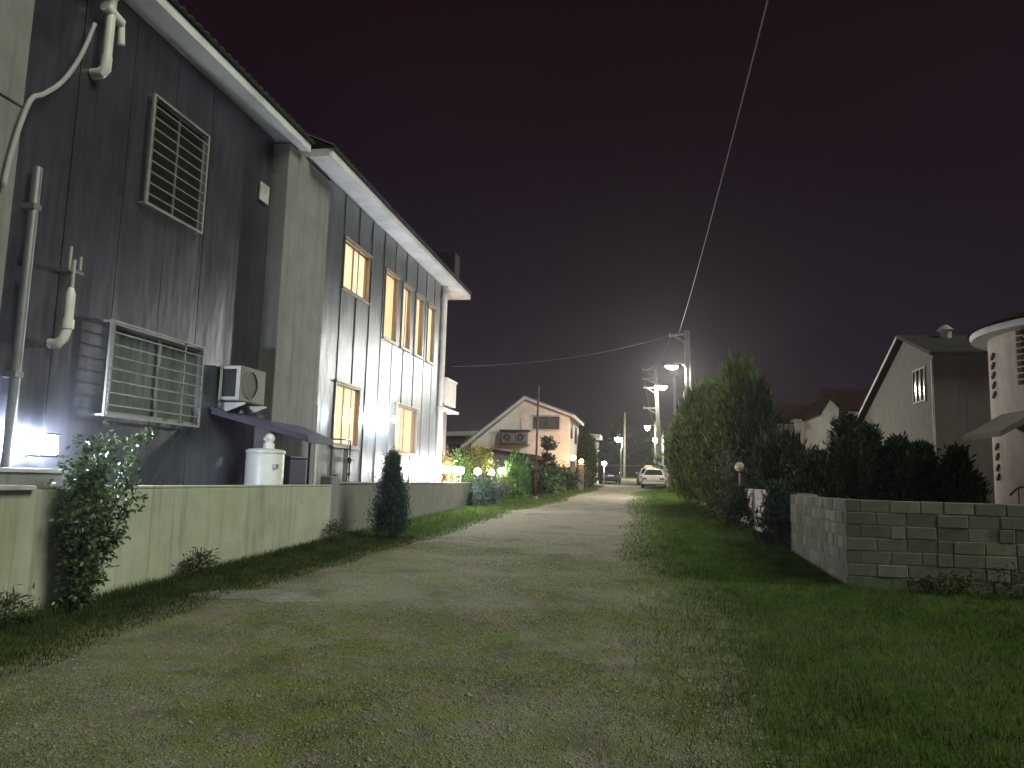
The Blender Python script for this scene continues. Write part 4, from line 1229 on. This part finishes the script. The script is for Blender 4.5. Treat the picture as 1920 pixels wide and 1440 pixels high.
def street_lamp(px, py, pz, hx, hy, hz, lens, label, size=1.0, bowl=.13):
    """arm from (px,py,pz) on the pole to a cobra head at (hx,hy,hz)"""
    r_ = empty('street_lamp', (px, py, pz), label, 'street lamp', 'street lamps down the lane')
    p, h = Vector((px, py, pz)), Vector((hx, hy, hz))
    MB().tube(smooth_pts([p, p.lerp(h, .3) + Vector((0, 0, .14)), p.lerp(h, .7) + Vector((0, 0, .12)), h + Vector((0, 0, .05))], 4), .025, 7).build('arm', M['grey_metal'], r_, smooth=True)
    d = (h - p); d.z = 0; d.normalize()
    s = Vector((-d.y, d.x, 0))
    L_, W_ = .30 * size, .12 * size
    def pt(a, b_, z): return h + d * a + s * b_ + Vector((0, 0, z))
    lo = [pt(-L_, -W_, 0), pt(L_, -W_ * .8, 0), pt(L_, W_ * .8, 0), pt(-L_, W_, 0)]
    hi = [pt(-L_ * .8, -W_ * .5, .10), pt(L_ * .6, -W_ * .4, .09), pt(L_ * .6, W_ * .4, .09), pt(-L_ * .8, W_ * .5, .10)]
    MB().hexa(lo, hi).build('housing', M['grey_metal'], r_, bevel=.01)
    # bowl lens hanging under the housing
    V = []; Q = []
    nu, nv = 14, 5
    mb = MB()
    for j in range(nv + 1):
        a = PI / 2 * j / nv
        for i in range(nu):
            t = 2 * PI * i / nu
            q = h + d * (L_ * .82 * math.cos(t) * math.cos(a)) + s * (W_ * .95 * math.sin(t) * math.cos(a)) + Vector((0, 0, -.004 - bowl * size * math.sin(a)))
            mb.v.append(tuple(q))
    for j in range(nv):
        for i in range(nu):
            mb.f.append((j * nu + i, j * nu + (i + 1) % nu, (j + 1) * nu + (i + 1) % nu, (j + 1) * nu + i))
    mb.build('lens', M[lens], r_, smooth=True)
    return r_
street_lamp(1.78, 38.9, 7.36, 1.15, 38.9, 7.36, 'L_street_green', 'greenish street lamp on an arm of the nearest concrete pole', 1.1)
street_lamp(.66, 62.2, 9.3, 1.10, 62.0, 9.2, 'L_street', 'brightest street lamp on the pole with four crossarms', 1.45, .2)
street_lamp(.70, 86.3, 7.75, -.09, 85.0, 7.67, 'L_street_far', 'distant street lamp hanging higher, just clear of the crossarm pole', 1.7, .26)
street_lamp(1.42, 81.8, 6.2, .80, 81.0, 6.12, 'L_street_far', 'distant street lamp seen against the crossarm pole', 1.7, .26)
lp = empty('lamp_post', (-2.9, 85, zg(85)), 'short steel lamp post standing alone at the far end of the lane', 'lamp post')
MB().tube([(-2.92, 85, zg(85)), (-2.9, 85, 5.1), (-2.82, 85, 5.15), (-2.78, 85, 6.1)], [.10, .09, .07, .06], 10).build('shaft', M['grey_metal'], lp, smooth=True)
street_lamp(-2.78, 85, 6.1, -3.22, 84.8, 6.32, 'L_street_far', 'street lamp on the lone steel lamp post at the far left of the lane', 1.7, .26)


def wire(pts, rad, label, name='overhead_wire'):
    return tag(MB().tube(smooth_pts(pts, 8), rad, 6).build(name, M['wire'], smooth=True), label, 'wire', 'overhead wires')
def cat_pts(a, b_, sag, n=10):
    a, b_ = Vector(a), Vector(b_)
    return [a.lerp(b_, i / n) - Vector((0, 0, 4 * sag * (i / n) * (1 - i / n))) for i in range(n + 1)]
wire([(1.50, 39, 9.12), (1.50, 34, 8.80), (1.51, 28, 8.50), (1.52, 20, 8.20), (1.54, 10, 8.02), (1.54, 2, 8.15), (1.55, -6, 8.75)], .011, 'long pale wire running overhead from the nearest pole')
wire(cat_pts((-6.95, 26.6, 5.5), (1.10, 39, 8.98), .35), .0045, 'thin wire from the clad house to the nearest pole')
wire(cat_pts((1.15, 39, 9.0), (-.35, 62.5, 10.6), .5), .010, 'thin wire from the nearest pole to the crossarm pole')
wire(cat_pts((-.35, 62.5, 9.95), (.6, 86.5, 8.2), .6), .012, 'thin wire from the crossarm pole into the distance')

# cabinets at the crossarm pole, far gate lamps
cb = empty('utility_cabinet', (1.1, 62.0, zg(62)), 'pale lavender cabinet strapped to the crossarm pole behind the white car', 'cabinet')
MB().box(.66, 1.50, 61.75, 62.2, zg(62), 2.92).build('body', M['cabinet'], cb, bevel=.02)
MB().box(.82, 1.22, 61.9, 62.22, 2.925, 3.36).build('meter_box', M['cabinet'], cb, bevel=.02)
gate_globe(1.78, 66.5, 2.78, .10, 'L_smallwarm', 'small warm lamp on a gate pillar behind the cabinet', w_=.15)
gate_globe(2.02, 64.5, 2.98, .09, 'L_small', 'small white lamp on a gate pillar behind the conifers', w_=.15)
fw = empty('end_wall', (0, 99, zg(98)), 'dark wall closing the far end of the lane', 'wall')
MB().box(-14, 14, 98, 98.3, 1.5, 3.6).build('body', M['roof_dark'], fw)
MB().box(-14, 14, 97.96, 98.34, 3.604, 3.68).build('coping', M['plaster_brown'], fw)
for i, (x, y, h, rd) in enumerate([(-8.5, 102, 6.5, 2.6), (-4, 103, 7.5, 2.4), (.5, 101, 6.8, 2.5), (5, 103, 8, 2.8)]):
    conifer('far_tree', ['dark tree beyond the end wall, far left of four', 'dark tree behind the lone lamp post', 'dark tree beyond the end wall behind the white cars', 'dark tree beyond the end wall hidden by the conifers'][i], 'tree', (x, y, 2.1), h, rd, 3500, 'leaf_dark', egg, 60 + i, 'dark trees beyond the lane', L=(.3, .6), tr=.15)

# ------------------------------------------------------------------ right side: block wall, gate, white wall
bw = empty('block_wall', (2.9, 13.8, .1), 'mossy cement block wall turning the corner beside the grass', 'wall')
XW, YW, CH = 2.78, 11.75, .178
ZB = -.02
MB().box(XW + .003, 7.2, YW + .003, YW + .19, ZB - .2, ZB + CH * 8 - .012).box(XW + .003, XW + .19, YW + .19, 16.1, ZB - .2, ZB + CH * 8 - .012).build('mortar_core', M['mortar'], bw)
BM = ['block', 'block', 'block_b', 'block_c', 'block', 'block_b']
_cache = {}
def block_obj(x0, x1, y0, y1, z0, z1):
    sx, sy, sz = round(x1 - x0, 3), round(y1 - y0, 3), round(z1 - z0, 3)
    mt = random.choice(BM)
    v = random.randrange(4)
    key = (sx, sy, sz, mt, v)
    if key not in _cache:
        rn = random.Random(str(key))
        j = lambda: rn.uniform(-.006, .006)
        me = bpy.data.meshes.new('block')
        vs = [(sx * a + j(), sy * b_ + j(), sz * c + j()) for c in (0, 1) for b_ in (0, 1) for a in (0, 1)]
        me.from_pydata(vs, [], [(0, 2, 3, 1), (4, 5, 7, 6), (0, 1, 5, 4), (1, 3, 7, 5), (3, 2, 6, 7), (2, 0, 4, 6)])
        me.materials.append(M[mt]); _cache[key] = me
    o = bpy.data.objects.new('block', _cache[key]); COL.objects.link(o); o.parent = bw
    pr = random.uniform(0, .01)
    ox, oy = ORG[bw.name][0], ORG[bw.name][1]
    o.location = (x0 - ox - (pr if sx < .2 else 0), y0 - oy - (pr if sy < .2 else 0), z0 - ORG[bw.name][2])
    bv = o.modifiers.new('bevel', 'BEVEL'); bv.width = .008; bv.segments = 1
for c in range(8):
    z0 = ZB + c * CH; z1 = z0 + CH - .010
    odd = c % 2
    # front face along x
    x = XW + (0 if not odd else .19)
    while x < 7.1:
        l = random.choice([.39, .39, .39, .39, .19, .29]) if x > 3.2 else .39
        block_obj(x, x + l, YW, YW + .188, z0, z1)
        x += l + .010
    # lane face along y
    y = YW + (.198 if not odd else 0)
    first = True
    while y < 16.05:
        l = min(random.choice([.39, .39, .39, .29, .19]), 16.1 - y)
        if l < .08: break
        block_obj(XW, XW + .186, y, y + l, z0, z1)
        y += l + .010

gt = empty('garden_gate', (3.4, 17.6, .3), 'dark sheet-metal gate set back between the block wall and the white wall', 'gate')
MB().box(3.30, 3.36, 16.12, 19.25, .3, 1.42).build('gate_frame', M['dark_metal'], gt)
for i in range(8):
    a = 16.18 + i * .38
    MB().box(3.285, 3.30, a, a + .36, .38, 1.36).build('panel', M['navy'], gt)
ww = empty('white_wall', (2.85, 22, .3), 'weathered whitewashed block wall with the unlit globe lamp at its end', 'wall')
MB().box(2.772, 2.95, 19.3, 25.0, .1, 1.46).build('core', M['mortar'], ww)
for c in range(6):
    z0 = .22 + c * .208
    MB().box(2.75, 2.96, 19.28, 25.02, z0, z0 + .202).build('block_course', M['white_wall'], ww, bevel=.006)
gc = empty('gate_column', (3.1, 25.3, .5), 'squat dark brick column behind the unlit globe lamp', 'column')
MB().box(2.90, 3.32, 25.1, 25.52, .4, 1.92).build('shaft', M['brick_brown'], gc, bevel=.02)
MB().box(2.86, 3.36, 25.06, 25.56, 1.924, 1.98).build('cap', M['concrete'], gc)
post_globe(2.70, 24.0, zg(24), 2.10, .145, 'globe_off', 'unlit yellowed globe lamp on a thin white post beside the white wall', None)
wg = empty('gate_post', (2.4, 36.5, zg(36.5)), 'white gate post glimpsed at the foot of the conifers', 'post')
MB().box(2.02, 2.24, 36.2, 36.45, zg(36.2) - .1, 1.55).build('shaft', M['white_wall'], wg, bevel=.02)
MB().box(2.25, 2.6, 33.5, 36.2, zg(34) - .1, 1.35).build('wing_wall', M['white_wall'], wg, bevel=.02)

# conifers right
wide = lambda t: (min(1, .55 + 1.3 * t)) * (1 - max(0, t - .45) / .56) ** .62 if t < .999 else .03
G = 'conifers behind the white wall'
conifer('thuja', 'tallest feathery thuja in the dark clump beside the lane', 'conifer', (3.05, 27.6, zg(27.6)), 5.05, 1.45, 26000, 'leaf_conifer', spire, 41, G, L=(.12, .28), up=2.2, spikes=1500, tr=.10)
conifer('thuja', 'lower thuja leaning out over the verge on the lane side of the clump', 'conifer', (2.45, 31.0, zg(31)), 4.55, 1.6, 26000, 'leaf_conifer', wide, 42, G, L=(.12, .28), up=1.8, spikes=900, tr=.09, lean=(-.3, 0))
conifer('thuja', 'dark thuja with a second spire in the clump away from the lane', 'conifer', (3.55, 26.6, zg(26.6)), 4.25, .95, 19000, 'leaf_dark', spire, 43, G, L=(.12, .26), up=2.2, spikes=900, tr=.09)
conifer('thuja', 'dark low thuja filling the foot of the clump above the gate column', 'conifer', (3.95, 24.4, zg(24)), 2.5, 1.0, 16000, 'leaf_dark', egg, 44, G, L=(.12, .24), up=1.6, spikes=200, tr=.08)
conifer('thuja', 'bright-topped thuja at the back of the clump by the pale pole', 'conifer', (2.5, 34.8, zg(34.8)), 4.9, 1.5, 19000, 'leaf_conifer', wide, 45, G, L=(.14, .28), up=2.0, spikes=700, tr=.08)
bush('bush', 'grey-green shrub with bare stems at the foot of the tallest thuja', 'bush', (2.55, 26.6, zg(26.6)), (1.3, 2.4, 2.3), 6500, 'leaf_greygreen', 46, L=(.07, .14), clumps=60, stems=14)
conifer('cypress', 'small black cone-shaped cypress against the white wall', 'cypress', (2.42, 21.5, zg(21.5)), 1.0, .36, 3500, 'leaf_dark', cone, 47, L=(.06, .12), up=1.6, tr=.02)
conifer('cypress', 'dark column cypress in the gap before the garden gate', 'cypress', (2.62, 16.7, zg(16.7)), 1.2, .40, 4500, 'leaf_cypress', drop, 48, L=(.06, .13), up=1.7, tr=.02)
row = [(4.75, 20.0, 2.8, .75, 'dark pointed conifer in the row behind the block wall, nearest the clump'), (5.45, 20.6, 2.6, .7, 'dark conifer second in the row behind the block wall'),
       (5.98, 20.0, 2.3, .62, 'dark conifer third in the row, in front of the grey gable window'), (6.6, 20.3, 2.15, .6, 'dark conifer fourth in the row behind the block wall'),
       (7.25, 20.0, 2.05, .55, 'dark conifer last in the row, next to the round pale tower'), (4.0, 19.6, 1.9, .75, 'low dark conifer behind the garden gate')]
for i, (x, y, h, rd, lb) in enumerate(row):
    conifer('conifer', lb, 'conifer', (x, y, zg(y)), h, rd, 6500, 'leaf_dark', drop, 70 + i, 'conifer row behind the block wall', L=(.10, .22), up=1.3, tr=.05)

# ------------------------------------------------------------------ houses on the right
r1 = empty('gable_house', (13, 35, zg(34)), 'dim grey house with a lopsided gable and barred window behind the conifer row', 'house')
MB().prism([(30.0, .5), (30.0, 6.52), (33.07, 7.60), (42.5, 3.45), (42.5, .5)], 'x', 10.21, 18.5).build('wall', M['plaster_grey'], r1)
MB().box(10.23, 18.48, 29.985, 29.998, .5, 6.45).build('side_wall', M['plaster_brown'], r1)
MB().prism([(29.5, 6.40), (33.07, 7.66), (43.0, 3.29), (43.0, 3.40), (33.07, 7.80), (29.5, 6.52)], 'x', 9.95, 18.9).build('roof', M['roof_dark'], r1)
MB().prism([(33.07, 7.665), (43.0, 3.30), (43.0, 3.39), (33.07, 7.785)], 'x', 9.915, 9.945).build('barge_board', M['white_metal'], r1)
wv = win_x(r1, 10.21, 30.75, 32.12, 4.88, 6.18, 'grille', 'pane_dark', -1)
for yy in (31.2, 31.66): MB().box(10.15, 10.19, yy - .03, yy + .03, 4.94, 6.12).build('mullion', M['grille'], wv)
MB().tube([(10.18, 30.02, 1), (10.18, 30.02, 6.3)], .045, 8).build('downpipe', M['white_metal'], r1)
MB().lathe((11.6, 32.6, 7.5), [(.22, 0), (.22, .35), (.32, .4), (.1, .6)], 12).build('roof_vent', M['chrome'], r1)

r2 = empty('gable_house', (12.5, 53, zg(52)), 'small white house with a dark red roof between the clump and the grey gable', 'house')
MB().prism([(10.55, 1), (10.55, 6.2), (10.98, 7.05), (11.55, 6.45), (11.55, 1)], 'y', 50, 56).build('gable', M['plaster_dim'], r2)
MB().box(11.56, 16, 50.4, 56, 1, 6.4).build('wall', M['plaster_dim'], r2)
MB().prism([(50.1, 6.42), (53.2, 8.05), (56.3, 6.42), (56.3, 6.3), (50.1, 6.3)], 'x', 11.2, 16.4).build('roof', M['roof_red'], r2)
MB().prism([(10.35, 6.02), (10.98, 7.12), (11.65, 6.46), (11.65, 6.56), (10.98, 7.25), (10.3, 6.1)], 'y', 49.8, 56.2).build('gable_roof', M['roof_red'], r2)
win_y(r2, 50.4, 12.6, 13.0, 5.2, 5.9, 'brick_brown', 'pane_dark', 1)
r3 = empty('porch_house', (10.5, 58, zg(57)), 'distant house with a pale porch corner and dark red roof beside the thuja clump', 'house')
MB().box(9.95, 10.9, 55.3, 56, 1, 6.0).build('porch', M['plaster_dim'], r3)
MB().box(10.9, 11.2, 55.2, 55.5, 1, 6.0).build('column', M['plaster_dim'], r3)
MB().box(9.0, 14, 56.2, 60, 1, 5.9).build('wall', M['plaster_brown'], r3)
MB().box(9.8, 11.6, 55.0, 56.2, 6.004, 6.15).build('beam', M['plaster_dim'], r3)
MB().prism([(54.9, 6.16), (57.5, 7.4), (60.4, 6.16)], 'x', 8.6, 13.6).build('roof', M['roof_red'], r3)

# round pale tower at the right edge
CX, CY, RR = 11.4, 21.5, 2.56
r4 = empty('tower_house', (CX, CY, zg(CY)), 'pale round-cornered house at the right edge with brick studs and a small porch', 'house')
mb = MB(); n = 40
mb.lathe((CX, CY, .3), [(RR, 0), (RR, 5.28)], n).build('wall', M['plaster_pink'], r4, smooth=True, auto=True)
MB().lathe((CX, CY, 5.58), [(RR + .01, -.005), (RR + .38, .0), (RR + .42, .10), (RR + .40, .16)], n).build('eave', M['soffit'], r4, smooth=True, auto=True)
MB().lathe((CX, CY, 5.745), [(RR + .46, 0), (RR + .44, .05), (.3, 1.2), (.05, 1.3)], n).build('roof', M['roof_red'], r4, smooth=True, auto=True)
MB().box(12.0, 18, 21.5, 28, .3, 5.5).build('wing', M['plaster_pink'], r4)
def on_tower(ang, z): return (CX + RR * math.cos(ang), CY + RR * math.sin(ang), z)
A0 = math.atan2(-CY, -CX)                        # direction from the tower towards us
def stud(ang, z, w_, h, name='brick_stud', dep=.05, mt='brick_brown', par=None, tilt=.05):
    c, s = math.cos(ang), math.sin(ang)
    tx, ty = -s, c
    P = []
    for d in (-.02, dep):
        for (u, v) in ((-w_, -h), (w_, -h + tilt), (w_, h + tilt), (-w_, h)):
            P.append((CX + (RR + d) * c + tx * u, CY + (RR + d) * s + ty * u, z + v))
    return MB().hexa(P[:4], P[4:]).build(name, M[mt], par or r4)
AS = A0 - math.radians(66)
for z in (5.02, 4.78, 4.53, 4.27, 4.02, 2.68, 2.42, 2.14, 1.90): stud(AS, z, .075, .045, tilt=.09)
AW = A0 - math.radians(28)
wn = stud(AW, 4.86, .44, .66, 'window', .03, 'pane_dark', tilt=0)
for k in range(9):
    stud(AW - .22, 4.25 + k * .155, .075, .055, 'brick', .06, tilt=0, par=wn)
for k in range(5):
    stud(AW - .16 + k * .08, 5.60 - .05, .07, .05, 'brick', .06, tilt=0, par=wn); stud(AW - .16 + k * .08, 4.13, .07, .05, 'brick', .06, tilt=0, par=wn)
for k in range(5):
    stud(AW, 4.35 + k * .25, .42, .012, 'bar', .07, 'white_metal', tilt=.22, par=wn)
# porch
MB().prism([(8.1 - .85, 2.72), (8.1, 3.22), (8.95, 2.72), (8.95, 2.84), (8.1, 3.36), (7.25, 2.84)], 'y', 17.6, 19.6).build('porch_roof', M['plaster_brown'], r4)
MB().box(8.02, 8.20, 17.8, 18.0, .3, 2.9).build('porch_post', M['brick_brown'], r4)
rl = MB().tube(smooth_pts([(7.45, 17.8, 1.50), (7.62, 17.8, 1.66), (7.8, 17.8, 1.68), (7.95, 17.8, 1.58), (8.05, 17.8, 1.66), (8.3, 17.8, 1.68), (8.8, 17.8, 1.66)], 5), .022, 6).build('porch_rail', M['dark_metal'], r4, smooth=True)
for x in (7.62, 7.8, 8.3, 8.6): MB().tube([(x, 17.8, .4), (x, 17.8, 1.66)], .014, 6).build('baluster', M['dark_metal'], rl)

# ------------------------------------------------------------------ grass, moss, gravel
P = scatter(170000, lambda y: road_r(y) - 1.0, lambda y: 8.0 if y < 11.7 else 2.74, 3.0, 17.0, 1.25)
P = P[RNG.random(len(P)) > (P[:, 1] - 12.0) / 5.0]
k = (P[:, 0] - np.array([road_r(v) for v in P[:, 1]])) > RNG.uniform(-1.1, .5, len(P))
P = P[k]; fb = fbm(P, 1.3, 3)
P = P[fb > RNG.uniform(-1.5, .3, len(P))]
blades('grass', P, RNG.uniform(.03, .09, len(P)), RNG.uniform(.004, .009, len(P)), M['grass'], 'short green grass on the verge before the block wall', lean=.8)
P = scatter(125000, lambda y: road_r(y) - .9, lambda y: 2.72 if y < 26 else 2.4, 11.6, 62, 1.5)
P = P[RNG.random(len(P)) < (P[:, 1] - 11.6) / 5.0]
P = P[(P[:, 0] - np.array([road_r(v) for v in P[:, 1]])) > RNG.uniform(-1.0, .7, len(P))]
blades('grass', P, RNG.uniform(.035, .10, len(P)), RNG.uniform(.007, .02, len(P)), M['grass'], 'green verge running down the lane to the parked white cars', lean=.7)
P = scatter(70000, -6.15, lambda y: road_l(y) + .35, 3.0, 15.5, .9)
P = P[(np.array([road_l(v) for v in P[:, 1]]) - P[:, 0]) > RNG.uniform(-.5, .35, len(P))]
hh = RNG.uniform(.02, .06, len(P)) * (1 + 1.3 * (P[:, 0] < -5.85))
blades('weeds', P, hh, RNG.uniform(.005, .012, len(P)), M['weed'], 'dark weeds along the foot of the pale green wall', lean=.6)
P = scatter(50000, -6.2, lambda y: road_l(y) + .3, 15.5, 60, 1.2)
P = P[(np.array([road_l(v) for v in P[:, 1]]) - P[:, 0]) > RNG.uniform(-.5, .4, len(P))]
blades('grass', P, RNG.uniform(.05, .13, len(P)), RNG.uniform(.008, .02, len(P)), M['grass'], 'grass strip below the grey garden wall and hedges', lean=.7)
P = scatter(260000, road_l, road_r, 3.0, 15, 1.5)
fb = fbm(P, 1.1, 9) + .5 * fbm(P, 3.7, 10)
P = P[fb > RNG.uniform(-.5, .9, len(P))]
blades('moss_tufts', P, RNG.uniform(.008, .022, len(P)), RNG.uniform(.006, .012, len(P)), M['moss'], 'short mossy tufts growing through the gravel lane', lean=1.2)
# pebbles: flattened octahedra
P = scatter(40000, road_l, road_r, 3.0, 17, 1.6)
fb = fbm(P, 1.2, 12)
P = P[fb > RNG.uniform(-1.4, .7, len(P))]
n = len(P)
r = RNG.gamma(2.5, .0022, n) + .002
base_ = np.array([(1, 0, 0), (0, 1, 0), (-1, 0, 0), (0, -1, 0), (0, 0, .6), (0, 0, -.6)], dtype=float)
V = P[:, None, :] + base_[None] * r[:, None, None] * RNG.uniform(.6, 1.3, (n, 6, 1)) + np.array([0, 0, .006])
F = np.array([(0, 1, 4), (1, 2, 4), (2, 3, 4), (3, 0, 4), (1, 0, 5), (2, 1, 5), (3, 2, 5), (0, 3, 5)])
Q = (np.arange(n)[:, None, None] * 6 + F[None]).reshape(-1, 3)
tag(np_mesh('gravel', V.reshape(-1, 3), Q, M['pebble'], None, (0, 0, 0)), 'loose gravel stones scattered over the lane', 'gravel', kind='stuff')

# ------------------------------------------------------------------ thin mist added so the lamps glow, in place of lens halos
hz = MB().box(-133, 133, -63, 163, -1.0, 11.6).build('haze', None, org=(0, 0, -1))
_hm = bpy.data.materials.new('thin_night_mist'); _hm.use_nodes = True
_ht = _hm.node_tree; _ht.nodes.clear()
_hv = _ht.nodes.new('ShaderNodeVolumePrincipled')
_hv.inputs['Density'].default_value = .0007
_hv.inputs['Color'].default_value = (.90, .90, .96, 1)
_hv.inputs['Anisotropy'].default_value = .72
_ho = _ht.nodes.new('ShaderNodeOutputMaterial')
_ht.links.new(_hv.outputs[0], _ho.inputs['Volume'])
hz.data.materials.append(_hm)
tag(hz, 'thin night mist over the lane', 'haze', kind='stuff')
